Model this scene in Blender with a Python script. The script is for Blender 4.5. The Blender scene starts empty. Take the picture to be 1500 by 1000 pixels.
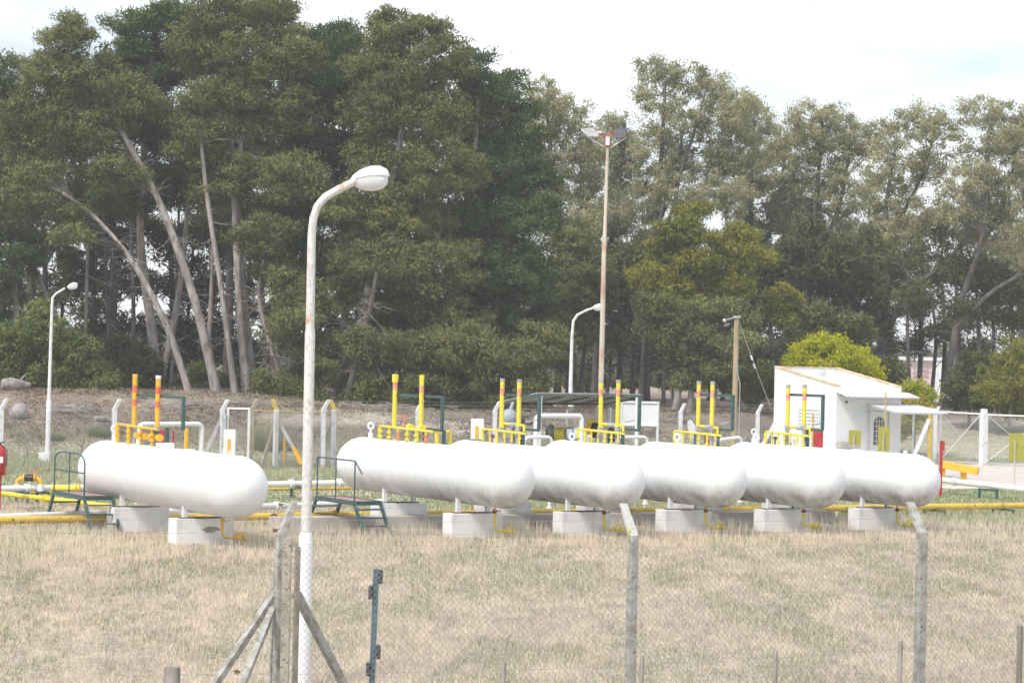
import bpy, math, random
import numpy as np
from mathutils import Vector, Matrix
random.seed(7); RNG = np.random.default_rng(11)
SC = bpy.context.scene
COL = SC.collection

# ------------------------------------------------------------------ camera, sky, sun, exposure
F = 3700.0; CAM_H = 4.1; ROLL = math.radians(1.3); HOR = 22.0
cam_d = bpy.data.cameras.new('camera'); cam = bpy.data.objects.new('camera', cam_d); COL.objects.link(cam)
cam_d.sensor_width = 36.0; cam_d.lens = F/1500*36; cam_d.clip_start = 0.5; cam_d.clip_end = 6000
cam.matrix_world = Matrix.Translation((0, 0, CAM_H)) @ Matrix.Rotation(math.radians(90)+math.atan(HOR/F), 4, 'X') @ Matrix.Rotation(ROLL, 4, 'Z')
SC.camera = cam

SUN_EL, SUN_AZ = math.radians(50), math.atan2(-0.58, -0.81)      # azimuth of the sun measured from +Y towards +X
world = bpy.data.worlds.new('World'); SC.world = world; world.use_nodes = True
wn, wl = world.node_tree.nodes, world.node_tree.links
wn.clear()
sky = wn.new('ShaderNodeTexSky'); sky.sky_type = 'NISHITA'; sky.sun_disc = False
sky.sun_elevation = SUN_EL; sky.sun_rotation = SUN_AZ; sky.air_density = 1.0; sky.dust_density = 2.0
tc = wn.new('ShaderNodeTexCoord'); mp = wn.new('ShaderNodeMapping'); mp.inputs['Scale'].default_value = (1.6, 1.6, 5.0)
nz = wn.new('ShaderNodeTexNoise'); nz.inputs['Scale'].default_value = 2.2; nz.inputs['Detail'].default_value = 5; nz.inputs['Roughness'].default_value = .55
rp = wn.new('ShaderNodeValToRGB'); rp.color_ramp.elements[0].position = .42; rp.color_ramp.elements[0].color = (.30,.30,.30,1)
rp.color_ramp.elements[1].position = .62; rp.color_ramp.elements[1].color = (.97,.97,.97,1)
mx = wn.new('ShaderNodeMixRGB'); mx.inputs['Color2'].default_value = (10.0, 10.25, 10.6, 1)
bg = wn.new('ShaderNodeBackground'); bg.inputs['Strength'].default_value = 0.1
wo = wn.new('ShaderNodeOutputWorld')
wl.new(tc.outputs['Generated'], mp.inputs['Vector']); wl.new(mp.outputs['Vector'], nz.inputs['Vector'])
wl.new(nz.outputs['Fac'], rp.inputs['Fac']); wl.new(rp.outputs['Color'], mx.inputs['Fac'])
wl.new(sky.outputs['Color'], mx.inputs['Color1']); wl.new(mx.outputs['Color'], bg.inputs['Color'])
wl.new(bg.outputs['Background'], wo.inputs['Surface'])

sun_d = bpy.data.lights.new('sun', 'SUN'); sun = bpy.data.objects.new('sun', sun_d); COL.objects.link(sun)
sun_d.energy = 2.1; sun_d.angle = math.radians(11); sun_d.color = (1.0, 0.96, 0.90)
sdir = Vector((math.sin(SUN_AZ)*math.cos(SUN_EL), math.cos(SUN_AZ)*math.cos(SUN_EL), math.sin(SUN_EL)))
sun.rotation_euler = sdir.to_track_quat('Z', 'Y').to_euler(); sun.location = (-20, -10, 40)
vs = SC.view_settings
vs.view_transform = 'Standard'; vs.look = 'None'; vs.gamma = 1; vs.use_curve_mapping = False
vs.exposure = 0.55
SC.cycles.max_bounces = 6; SC.cycles.diffuse_bounces = 3; SC.cycles.transparent_max_bounces = 6; SC.cycles.volume_bounces = 0

# ------------------------------------------------------------------ helpers
CR, SR = math.cos(ROLL), math.sin(ROLL)
def un(x, y):
    u, v = x-750, y-500
    return u*CR + v*SR, -u*SR + v*CR
def P(x, y, Y):                       # a point seen at (x, y) and Y metres away
    u, v = un(x, y)
    return Vector((u*Y/F, Y, CAM_H - (v-HOR)*Y/F))
def G(x, y, z=0.0):                   # the point of the level z seen at (x, y)
    u, v = un(x, y)
    Y = F*(CAM_H-z)/(v-HOR)
    return Vector((u*Y/F, Y, z))
def zat(x, y, Y): return P(x, y, Y).z

A = Vector((.485, -.875, 0)).normalized()     # the tanks point this way
R = Vector((.875, .485, 0)).normalized()      # the row of tanks runs this way
UP = Vector((0, 0, 1))

def sstep(a, b, x):
    t = np.clip((x-a)/(b-a), 0, 1); return t*t*(3-2*t)
def vnoise(x, y, seed=0):
    x = np.asarray(x, float); y = np.asarray(y, float)
    r = np.random.default_rng(seed).random((64, 64))
    xi = np.floor(x).astype(int); yi = np.floor(y).astype(int)
    fx = x-xi; fy = y-yi; fx = fx*fx*(3-2*fx); fy = fy*fy*(3-2*fy)
    a = r[xi % 64, yi % 64]; b = r[(xi+1) % 64, yi % 64]; c = r[xi % 64, (yi+1) % 64]; d = r[(xi+1) % 64, (yi+1) % 64]
    return (a*(1-fx)+b*fx)*(1-fy) + (c*(1-fx)+d*fx)*fy
def fnoise(x, y, seed=0, o=3):
    s = 0; w = 0
    for k in range(o):
        s = s + vnoise(np.asarray(x)*2**k, np.asarray(y)*2**k, seed+k)*.5**k; w += .5**k
    return s/w
def terr(X, Y):
    X = np.asarray(X, float); Y = np.asarray(Y, float)
    lat = X/np.maximum(Y, 1)                      # -.2 .. .2 across the view
    start = 93 + 19*sstep(.06, .15, lat) + 2*(vnoise(X*.15, Y*.05, 3)-.5)
    wid = 15 + 6*sstep(-.02, .1, lat)
    top = 2.15 - .5*sstep(-.12, -.02, lat) + .15*sstep(.0, .12, lat)
    z = top*sstep(0, 1, (Y-start)/wid)
    z = z + .25*sstep(0, 1, (Y-start)/8)*(fnoise(X*.35, Y*.35, 5)-.5)
    z = z - 1.4*sstep(150, 420, Y)
    return z
def tz(X, Y): return float(terr(X, Y))

def GT(x, y):                         # a point of the terrain seen at (x, y)
    Y = 60.0
    while Y < 400:
        p = P(x, y, Y)
        if p.z <= tz(p.x, p.y): return p
        Y += .25
    return P(x, y, 120)
class MB:
    def __init__(s): s.v = []; s.f = []; s.m = []; s.mi = 0
    def mat(s, i): s.mi = i; return s
    def add(s, vs_, fs):
        o = len(s.v); s.v += [tuple(p) for p in vs_]
        for f in fs: s.f.append(tuple(o+i for i in f)); s.m.append(s.mi)
        return s
    def fbox(s, o, a, b, c):              # a box from a corner and three edge vectors
        o, a, b, c = Vector(o), Vector(a), Vector(b), Vector(c)
        if a.cross(b).dot(c) < 0: a, b = b, a
        v = [o, o+a, o+a+b, o+b, o+c, o+a+c, o+a+b+c, o+b+c]
        return s.add(v, [(0,3,2,1),(4,5,6,7),(0,1,5,4),(1,2,6,5),(2,3,7,6),(3,0,4,7)])
    def cbox(s, c, a, b, h):              # centred box with full edge vectors
        c, a, b, h = Vector(c), Vector(a), Vector(b), Vector(h)
        return s.fbox(c-a/2-b/2-h/2, a, b, h)
    def bar(s, p, q, w, h=None, side=None):   # a square bar from p to q
        p, q = Vector(p), Vector(q); h = w if h is None else h
        d = (q-p).normalized()
        if side is None: side = d.cross(UP) if abs(d.z) < .95 else Vector(R)
        side = (side - d*side.dot(d)).normalized(); n = d.cross(side).normalized()
        return s.fbox(p-side*w/2-n*h/2, side*w, n*h, q-p)
    def tube(s, pts, r, n=8, cap=True):
        pts = [Vector(p) for p in pts]
        if not hasattr(r, '__len__'): r = [r]*len(pts)
        ref = None; rings = []
        for i, p in enumerate(pts):
            d = (pts[min(i+1, len(pts)-1)] - pts[max(i-1, 0)])
            d = d.normalized() if d.length > 1e-9 else UP.copy()
            if ref is None: ref = d.orthogonal().normalized()
            ref = (ref - d*ref.dot(d))
            ref = ref.normalized() if ref.length > 1e-6 else d.orthogonal().normalized()
            b = d.cross(ref)
            rings.append([p + (ref*math.cos(t)+b*math.sin(t))*r[i] for t in (2*math.pi*k/n for k in range(n))])
        v = [p for ring in rings for p in ring]; f = []
        for i in range(len(pts)-1):
            for k in range(n):
                a, b2 = i*n+k, i*n+(k+1) % n
                f.append((a, b2, b2+n, a+n))
        if cap: f.append(tuple(range(n-1, -1, -1))); f.append(tuple((len(pts)-1)*n+k for k in range(n)))
        return s.add(v, f)
    def ball(s, c, r, n=8, sx=1, sy=1, sz=1):
        c = Vector(c); v = [c+Vector((0,0,r*sz))]; f = []; m = max(3, n//2)
        for i in range(1, m):
            t = math.pi*i/m
            for k in range(n):
                q = 2*math.pi*k/n; v.append(c+Vector((r*sx*math.sin(t)*math.cos(q), r*sy*math.sin(t)*math.sin(q), r*sz*math.cos(t))))
        v.append(c-Vector((0,0,r*sz)))
        for k in range(n): f.append((0, 1+k, 1+(k+1) % n))
        for i in range(m-2):
            for k in range(n):
                a, b = 1+i*n+k, 1+i*n+(k+1) % n; f.append((a, a+n, b+n, b))
        L = len(v)-1
        for k in range(n): f.append((L, 1+(m-2)*n+(k+1) % n, 1+(m-2)*n+k))
        return s.add(v, f)
    def torus(s, c, axis, Rr, r, n=14, m=5):
        axis = Vector(axis).normalized(); a = axis.orthogonal().normalized(); b = axis.cross(a); c = Vector(c)
        v = []; f = []
        for i in range(n):
            t = 2*math.pi*i/n; e = a*math.cos(t)+b*math.sin(t)
            for k in range(m):
                q = 2*math.pi*k/m; v.append(c+e*(Rr+r*math.cos(q))+axis*r*math.sin(q))
        for i in range(n):
            for k in range(m):
                f.append((i*m+k, ((i+1) % n)*m+k, ((i+1) % n)*m+(k+1) % m, i*m+(k+1) % m))
        return s.add(v, f)
    def build(s, name, mats, parent=None, smooth=False, bevel=0):
        if not isinstance(mats, (list, tuple)): mats = [mats]
        off = Vector((0,0,0)) if parent is None else OFF[parent.name]
        me = bpy.data.meshes.new(name)
        me.from_pydata([(a-off.x, b-off.y, c-off.z) for a, b, c in s.v], [], s.f)
        for m in mats: me.materials.append(m)
        if len(mats) > 1: me.polygons.foreach_set('material_index', s.m)
        if smooth:
            me.polygons.foreach_set('use_smooth', [True]*len(me.polygons))
            me.set_sharp_from_angle(angle=math.radians(42))
        me.update()
        o = bpy.data.objects.new(name, me); COL.objects.link(o)
        if parent is not None: o.parent = parent; OFF[o.name] = off
        else: OFF[o.name] = Vector((0,0,0))
        if bevel:
            b = o.modifiers.new('bevel', 'BEVEL'); b.width = bevel; b.segments = 2; b.limit_method = 'ANGLE'
        return o
OFF = {}
def thing(name, label, cat, loc=(0,0,0), group=None):
    o = bpy.data.objects.new(name, None); COL.objects.link(o); o.location = loc; o.empty_display_size = .2
    o['label'] = label; o['category'] = cat
    if group: o['group'] = group
    OFF[o.name] = Vector(loc)
    return o
def tag(o, label, cat, group=None):
    o['label'] = label; o['category'] = cat
    if group: o['group'] = group
    return o
def struct(o, kind='structure'): o['kind'] = kind; return o
def origin(o, loc):                       # put a one-mesh thing's origin at its base
    loc = Vector(loc); o.data.transform(Matrix.Translation(-loc)); o.location = loc; return o

# ------------------------------------------------------------------ materials
def mat(name, c1, c2=None, scale=3.0, rough=.6, metal=0.0, lo=.4, hi=.65, c3=None, s3=12, lo3=.6, hi3=.7, bump=0.0, bscale=30, stretch=(1,1,1)):
    m = bpy.data.materials.new(name); m.use_nodes = True; n, l = m.node_tree.nodes, m.node_tree.links
    b = n['Principled BSDF']; b.inputs['Roughness'].default_value = rough; b.inputs['Metallic'].default_value = metal
    b.inputs['Base Color'].default_value = (*c1, 1)
    t = n.new('ShaderNodeTexCoord'); mpn = n.new('ShaderNodeMapping'); mpn.inputs['Scale'].default_value = stretch
    l.new(t.outputs['Object'], mpn.inputs['Vector']); out = None
    def noise(sc, lo, hi, det=5):
        z = n.new('ShaderNodeTexNoise'); z.inputs['Scale'].default_value = sc; z.inputs['Detail'].default_value = det
        l.new(mpn.outputs['Vector'], z.inputs['Vector'])
        r = n.new('ShaderNodeMapRange'); r.inputs['From Min'].default_value = lo; r.inputs['From Max'].default_value = hi
        l.new(z.outputs['Fac'], r.inputs['Value']); return r.outputs['Result']
    if c2:
        x = n.new('ShaderNodeMixRGB'); x.inputs['Color1'].default_value = (*c1, 1); x.inputs['Color2'].default_value = (*c2, 1)
        l.new(noise(scale, lo, hi), x.inputs['Fac']); out = x.outputs['Color']
    if c3:
        x = n.new('ShaderNodeMixRGB'); x.inputs['Color2'].default_value = (*c3, 1)
        if out: l.new(out, x.inputs['Color1'])
        else: x.inputs['Color1'].default_value = (*c1, 1)
        l.new(noise(s3, lo3, hi3), x.inputs['Fac']); out = x.outputs['Color']
    if out: l.new(out, b.inputs['Base Color'])
    if bump:
        bn = n.new('ShaderNodeBump'); bn.inputs['Strength'].default_value = bump; bn.inputs['Distance'].default_value = .02
        l.new(noise(bscale, 0, 1), bn.inputs['Height']); l.new(bn.outputs['Normal'], b.inputs['Normal'])
    return m
M = {}
M['white'] = mat('white_paint', (.78,.79,.80), (.66,.66,.65), 2.5, .5, lo=.5, hi=.8, c3=(.45,.36,.28), s3=7, lo3=.68, hi3=.78)
M['white_pipe'] = mat('white_pipe_paint', (.80,.80,.79), (.62,.61,.57), 4, .5, lo=.55, hi=.8)
M['block'] = mat('limewashed_concrete', (.82,.82,.82), (.68,.67,.65), 3.2, .85, lo=.52, hi=.74, c3=(.30,.28,.25), s3=5, lo3=.68, hi3=.76, bump=.35, bscale=40, stretch=(1,1,.6))
M['concrete'] = mat('weathered_concrete', (.42,.42,.40), (.27,.25,.21), 9, .9, lo=.42, hi=.62, c3=(.16,.15,.13), s3=26, lo3=.60, hi3=.68, bump=.5, bscale=60)
M['concrete_tan'] = mat('tan_concrete', (.40,.36,.30), (.28,.25,.20), 9, .9, lo=.42, hi=.65, c3=(.14,.13,.11), s3=26, lo3=.60, hi3=.68, bump=.5, bscale=60)
M['lichen'] = mat('lichen_concrete', (.50,.50,.48), (.44,.41,.12), 9, .9, lo=.50, hi=.58, c3=(.25,.24,.2), s3=26, lo3=.60, hi3=.68, bump=.4, bscale=60)
M['post_white'] = mat('whitewashed_post', (.72,.73,.74), (.52,.51,.47), 6, .85, lo=.5, hi=.7)
M['post_yellow'] = mat('yellow_lichen_paint', (.60,.44,.08), (.42,.33,.10), 6, .8, lo=.4, hi=.7)
M['post_olive'] = mat('olive_lichen_post', (.34,.31,.20), (.45,.44,.40), 5, .85, lo=.4, hi=.7)
M['orange_yellow'] = mat('orange_yellow_paint', (.80,.45,.04), (.62,.34,.04), 6, .45, lo=.5, hi=.8, c3=(.25,.12,.04), s3=18, lo3=.66, hi3=.74)
M['lemon'] = mat('lemon_yellow_paint', (.80,.66,.05), (.66,.50,.06), 6, .45, lo=.5, hi=.8, c3=(.28,.2,.05), s3=18, lo3=.66, hi3=.74)
M['pipe_yellow'] = mat('worn_yellow_pipe', (.68,.47,.05), (.50,.33,.06), 3, .55, lo=.45, hi=.7, c3=(.18,.12,.05), s3=9, lo3=.62, hi3=.70)
M['red_band'] = mat('orange_red_band', (.68,.13,.06), (.62,.22,.12), 5, .5)
M['pale_band'] = mat('faded_red_band', (.72,.27,.16), (.66,.40,.26), 5, .5)
M['red'] = mat('red_paint', (.52,.035,.04), (.36,.03,.03), 5, .4)
M['green'] = mat('dark_green_paint', (.035,.085,.082), (.06,.11,.108), 5, .5, lo=.4, hi=.7, c3=(.2,.14,.1), s3=16, lo3=.70, hi3=.76)
M['green_post'] = mat('teal_green_steel', (.065,.13,.155), (.10,.17,.19), 12, .5, lo=.4, hi=.7)
M['rust'] = mat('rusty_white_mast', (.56,.49,.40), (.45,.22,.11), 2.2, .7, lo=.54, hi=.66, c3=(.42,.28,.16), s3=8, lo3=.58, hi3=.68, stretch=(1,1,.25))
M['rust_red'] = mat('red_rust', (.24,.06,.04), (.40,.20,.15), 5, .8)
M['mottled'] = mat('mottled_lamp_post_paint', (.66,.65,.62), (.52,.51,.48), 30, .7, lo=.46, hi=.62, c3=(.50,.34,.20), s3=7, lo3=.62, hi3=.72, bump=.2, bscale=50, stretch=(1,1,.5))
M['lamp_white'] = mat('lamp_housing_white', (.80,.80,.80), (.70,.70,.68), 6, .35, lo=.55, hi=.8)
M['galv'] = mat('galvanised_steel', (.50,.53,.55), (.38,.41,.43), 8, .45, .35)
M['grey'] = mat('grey_fitting', (.30,.30,.31), (.42,.42,.42), 9, .6)
M['bluegrey'] = mat('blue_grey_vessel', (.36,.40,.46), (.28,.31,.35), 4, .5)
M['black'] = mat('black_plastic', (.025,.025,.028), (.06,.05,.05), 25, .45)
M['dark'] = mat('dark_metal', (.06,.065,.07), (.12,.12,.12), 9, .6)
M['olive'] = mat('olive_yellow_sign', (.40,.37,.055), (.31,.29,.06), 6, .6, lo=.45, hi=.7)
M['board'] = mat('white_board', (.74,.75,.78), (.64,.65,.66), 3, .5, lo=.5, hi=.8)
M['wall'] = mat('white_render_wall', (.76,.77,.78), (.64,.63,.60), 1.6, .85, lo=.55, hi=.8, c3=(.50,.47,.42), s3=4, lo3=.66, hi3=.8, bump=.15, bscale=25, stretch=(1,1,.5))
M['coping'] = mat('ochre_stained_coping', (.55,.40,.18), (.66,.60,.48), 3, .85)
M['sheet'] = mat('pale_sheet_roof', (.66,.69,.71), (.56,.58,.60), 2, .4, .1)
M['corr'] = mat('grey_corrugated_sheet', (.42,.42,.41), (.28,.26,.24), 3, .6)
M['glass'] = mat('dark_window_glass', (.10,.11,.12), None, rough=.1)
M['wood'] = mat('weathered_wood_pole', (.44,.35,.21), (.34,.27,.18), 8, .85, stretch=(1,1,.12), bump=.3)
M['oldwood'] = mat('old_grey_timber', (.20,.17,.15), (.32,.29,.26), 14, .9, stretch=(1,1,.15), bump=.5)
M['stake'] = mat('grey_stake', (.36,.33,.30), (.26,.23,.20), 14, .9, stretch=(1,1,.2), bump=.4)
M['bark'] = mat('grey_pine_bark', (.40,.36,.335), (.22,.195,.18), 3.5, .95, lo=.38, hi=.62, bump=.7, bscale=14, stretch=(1,1,.35))
M['bark_dark'] = mat('dark_bark', (.13,.115,.105), (.075,.065,.06), 4, .95, lo=.38, hi=.62, bump=.7, bscale=14, stretch=(1,1,.35))
M['log'] = mat('bleached_log', (.36,.32,.30), (.22,.19,.18), 5, .95, bump=.6, bscale=16)
M['rustwire'] = mat('rusty_wire', (.16,.08,.055), (.24,.15,.11), 30, .8)
M['wire'] = mat('dull_wire', (.31,.31,.30), None, rough=.6, metal=.2)
M['wire_far'] = mat('fence_wire_grey', (.26,.27,.27), None, rough=.6)
M['pink'] = mat('pale_pink_wall', (.72,.60,.60), (.60,.50,.50), 1, .85)
M['pink_window'] = mat('dusky_pink_shutter', (.50,.36,.36), None)
M['deck'] = mat('rusty_pink_deck', (.42,.24,.20), (.30,.18,.16), 6, .8)
M['rock'] = mat('grey_boulder', (.40,.37,.36), (.22,.19,.18), 3, .95, bump=.8, bscale=8)
M['paving'] = mat('pale_pinkish_concrete', (.60,.54,.49), (.48,.43,.38), .9, .9, lo=.4, hi=.7)
M['slab'] = mat('pale_concrete_slab', (.48,.46,.43), (.38,.35,.31), 2, .9, lo=.4, hi=.7)
M['track'] = mat('pale_sandy_track', (.50,.44,.37), (.38,.33,.27), .8, .95, lo=.4, hi=.7)

def tank_mat(name, dirt):
    m = bpy.data.materials.new(name); m.use_nodes = True; n, l = m.node_tree.nodes, m.node_tree.links
    b = n['Principled BSDF']; b.inputs['Roughness'].default_value = .42
    t = n.new('ShaderNodeTexCoord'); sp = n.new('ShaderNodeSeparateXYZ'); l.new(t.outputs['Object'], sp.inputs[0])
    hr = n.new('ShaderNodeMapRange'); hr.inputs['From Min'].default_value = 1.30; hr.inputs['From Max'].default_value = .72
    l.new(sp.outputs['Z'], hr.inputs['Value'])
    mpn = n.new('ShaderNodeMapping'); mpn.inputs['Scale'].default_value = (1.7, 1.7, .8); l.new(t.outputs['Object'], mpn.inputs['Vector'])
    a = n.new('ShaderNodeTexNoise'); a.inputs['Scale'].default_value = 2.2; a.inputs['Detail'].default_value = 8; a.inputs['Roughness'].default_value = .68
    l.new(mpn.outputs['Vector'], a.inputs['Vector'])
    c = n.new('ShaderNodeTexNoise'); c.inputs['Scale'].default_value = 1.1; c.inputs['Detail'].default_value = 4; l.new(t.outputs['Object'], c.inputs['Vector'])
    s1 = n.new('ShaderNodeMapRange'); s1.inputs['From Min'].default_value = .38; s1.inputs['From Max'].default_value = .66; l.new(a.outputs['Fac'], s1.inputs['Value'])
    s2 = n.new('ShaderNodeMapRange'); s2.inputs['From Min'].default_value = .35; s2.inputs['From Max'].default_value = .65; l.new(c.outputs['Fac'], s2.inputs['Value'])
    def math_(op, x, y):
        k = n.new('ShaderNodeMath'); k.operation = op
        for i, q in enumerate((x, y)):
            if isinstance(q, (int, float)): k.inputs[i].default_value = q
            else: l.new(q, k.inputs[i])
        return k.outputs[0]
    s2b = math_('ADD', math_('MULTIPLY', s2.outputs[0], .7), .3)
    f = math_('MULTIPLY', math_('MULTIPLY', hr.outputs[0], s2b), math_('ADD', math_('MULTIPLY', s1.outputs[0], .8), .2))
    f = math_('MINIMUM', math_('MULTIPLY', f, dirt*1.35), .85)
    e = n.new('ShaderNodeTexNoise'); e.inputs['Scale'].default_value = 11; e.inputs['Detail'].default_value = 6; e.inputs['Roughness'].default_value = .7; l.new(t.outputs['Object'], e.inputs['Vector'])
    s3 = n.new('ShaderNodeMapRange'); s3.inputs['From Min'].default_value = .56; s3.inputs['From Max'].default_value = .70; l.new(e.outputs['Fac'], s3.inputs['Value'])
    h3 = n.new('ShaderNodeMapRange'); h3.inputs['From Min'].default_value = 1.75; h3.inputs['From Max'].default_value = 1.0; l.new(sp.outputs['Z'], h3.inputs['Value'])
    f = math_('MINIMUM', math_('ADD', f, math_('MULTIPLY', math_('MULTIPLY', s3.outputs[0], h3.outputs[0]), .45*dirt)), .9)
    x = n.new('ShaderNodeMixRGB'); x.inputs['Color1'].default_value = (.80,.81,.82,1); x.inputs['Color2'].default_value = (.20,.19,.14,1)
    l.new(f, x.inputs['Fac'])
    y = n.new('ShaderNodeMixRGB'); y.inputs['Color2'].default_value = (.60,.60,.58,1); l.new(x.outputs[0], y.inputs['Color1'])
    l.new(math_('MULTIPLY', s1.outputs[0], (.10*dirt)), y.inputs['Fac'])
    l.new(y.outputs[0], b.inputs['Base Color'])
    return m
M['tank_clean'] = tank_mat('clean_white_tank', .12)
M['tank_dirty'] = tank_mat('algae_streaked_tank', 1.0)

def leaf_mat(name, stops, trans=.16):
    m = bpy.data.materials.new(name); m.use_nodes = True; n, l = m.node_tree.nodes, m.node_tree.links
    n.clear(); at = n.new('ShaderNodeAttribute'); at.attribute_name = 'tint'
    r = n.new('ShaderNodeValToRGB'); cr = r.color_ramp
    for i, (p, c) in enumerate(stops):
        e = cr.elements[i] if i < 2 else cr.elements.new(p)
        e.position = p; e.color = (*c, 1)
    l.new(at.outputs['Fac'], r.inputs['Fac'])
    d = n.new('ShaderNodeBsdfDiffuse'); t = n.new('ShaderNodeBsdfTranslucent'); x = n.new('ShaderNodeMixShader'); x.inputs[0].default_value = trans
    o = n.new('ShaderNodeOutputMaterial')
    l.new(r.outputs[0], d.inputs[0]); l.new(r.outputs[0], t.inputs[0]); l.new(d.outputs[0], x.inputs[1]); l.new(t.outputs[0], x.inputs[2]); l.new(x.outputs[0], o.inputs[0])
    return m
L = {}
L['pine'] = leaf_mat('pine_needles', [(0,(0.096,0.109,0.042)), (1,(0.288,0.271,0.101)), (.5,(0.167,0.183,0.067)), (.8,(0.218,0.232,0.080))])
L['pine_cool'] = leaf_mat('cool_pine_needles', [(0,(0.067,0.091,0.041)), (1,(0.193,0.220,0.074)), (.5,(0.111,0.144,0.056))])
L['euc'] = leaf_mat('gum_leaves', [(0,(0.214,0.213,0.123)), (1,(0.589,0.562,0.319)), (.5,(0.363,0.366,0.196)), (.8,(0.464,0.429,0.247))], .3)
L['olive'] = leaf_mat('yellow_olive_foliage', [(0,(0.123,0.138,0.031)), (1,(0.386,0.364,0.071)), (.5,(0.230,0.240,0.049))])
L['sage'] = leaf_mat('sage_foliage', [(0,(0.095,0.110,0.045)), (1,(0.285,0.304,0.120)), (.5,(0.176,0.200,0.075))])
L['bush'] = leaf_mat('bush_leaves', [(0,(0.087,0.119,0.026)), (1,(0.299,0.318,0.072)), (.5,(0.169,0.204,0.049))])
L['fresh'] = leaf_mat('fresh_green_leaves', [(0,(.085,.115,.035)), (1,(.31,.34,.11)), (.5,(.185,.22,.07))])
L['lime'] = leaf_mat('lime_leaves', [(0,(0.235,0.284,0.017)), (1,(0.729,0.651,0.040)), (.5,(0.470,0.483,0.029))], .35)
L['autumn'] = leaf_mat('autumn_lime_leaves', [(0,(.20,.27,.03)), (1,(.50,.26,.08)), (.6,(.42,.44,.06))], .35)
L['dark'] = leaf_mat('dark_understorey', [(0,(0.066,0.075,0.035)), (1,(0.186,0.194,0.074)), (.5,(0.111,0.122,0.051))])
L['far'] = leaf_mat('far_wood_leaves', [(0,(0.096,0.120,0.072)), (1,(0.224,0.256,0.144))])
L['straw'] = leaf_mat('dry_grass', [(0,(.21,.27,.12)), (1,(.84,.73,.56)), (.18,(.34,.34,.22)), (.36,(.44,.385,.32)), (.62,(.63,.54,.44))], .3)
L['lawn'] = leaf_mat('short_lawn', [(0,(0.210,0.274,0.118)), (1,(0.542,0.520,0.383)), (.5,(0.332,0.359,0.201))], .3)

def tri_mesh(name, c, d, w, tint, m, parent=None, off=(0,0,0)):
    """c base centres, d tip vectors, w half-width vectors: one triangle each"""
    n = len(c); v = np.empty((n, 3, 3), np.float32)
    c = c - np.array(off)
    v[:,0] = c-w; v[:,1] = c+w; v[:,2] = c+d
    me = bpy.data.meshes.new(name); me.vertices.add(3*n); me.vertices.foreach_set('co', v.ravel())
    me.loops.add(3*n); me.loops.foreach_set('vertex_index', np.arange(3*n, dtype=np.int32))
    me.polygons.add(n); me.polygons.foreach_set('loop_start', np.arange(0, 3*n, 3, dtype=np.int32))
    try: me.polygons.foreach_set('loop_total', np.full(n, 3, np.int32))
    except Exception: pass
    a = me.attributes.new('tint', 'FLOAT', 'POINT'); a.data.foreach_set('value', np.repeat(np.clip(tint, 0, 1), 3).astype(np.float32))
    me.materials.append(m); me.update(calc_edges=True)
    o = bpy.data.objects.new(name, me); COL.objects.link(o)
    if parent is not None: o.parent = parent
    return o
def unit(a): return a/np.maximum(np.linalg.norm(a, axis=1, keepdims=True), 1e-6)

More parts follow.
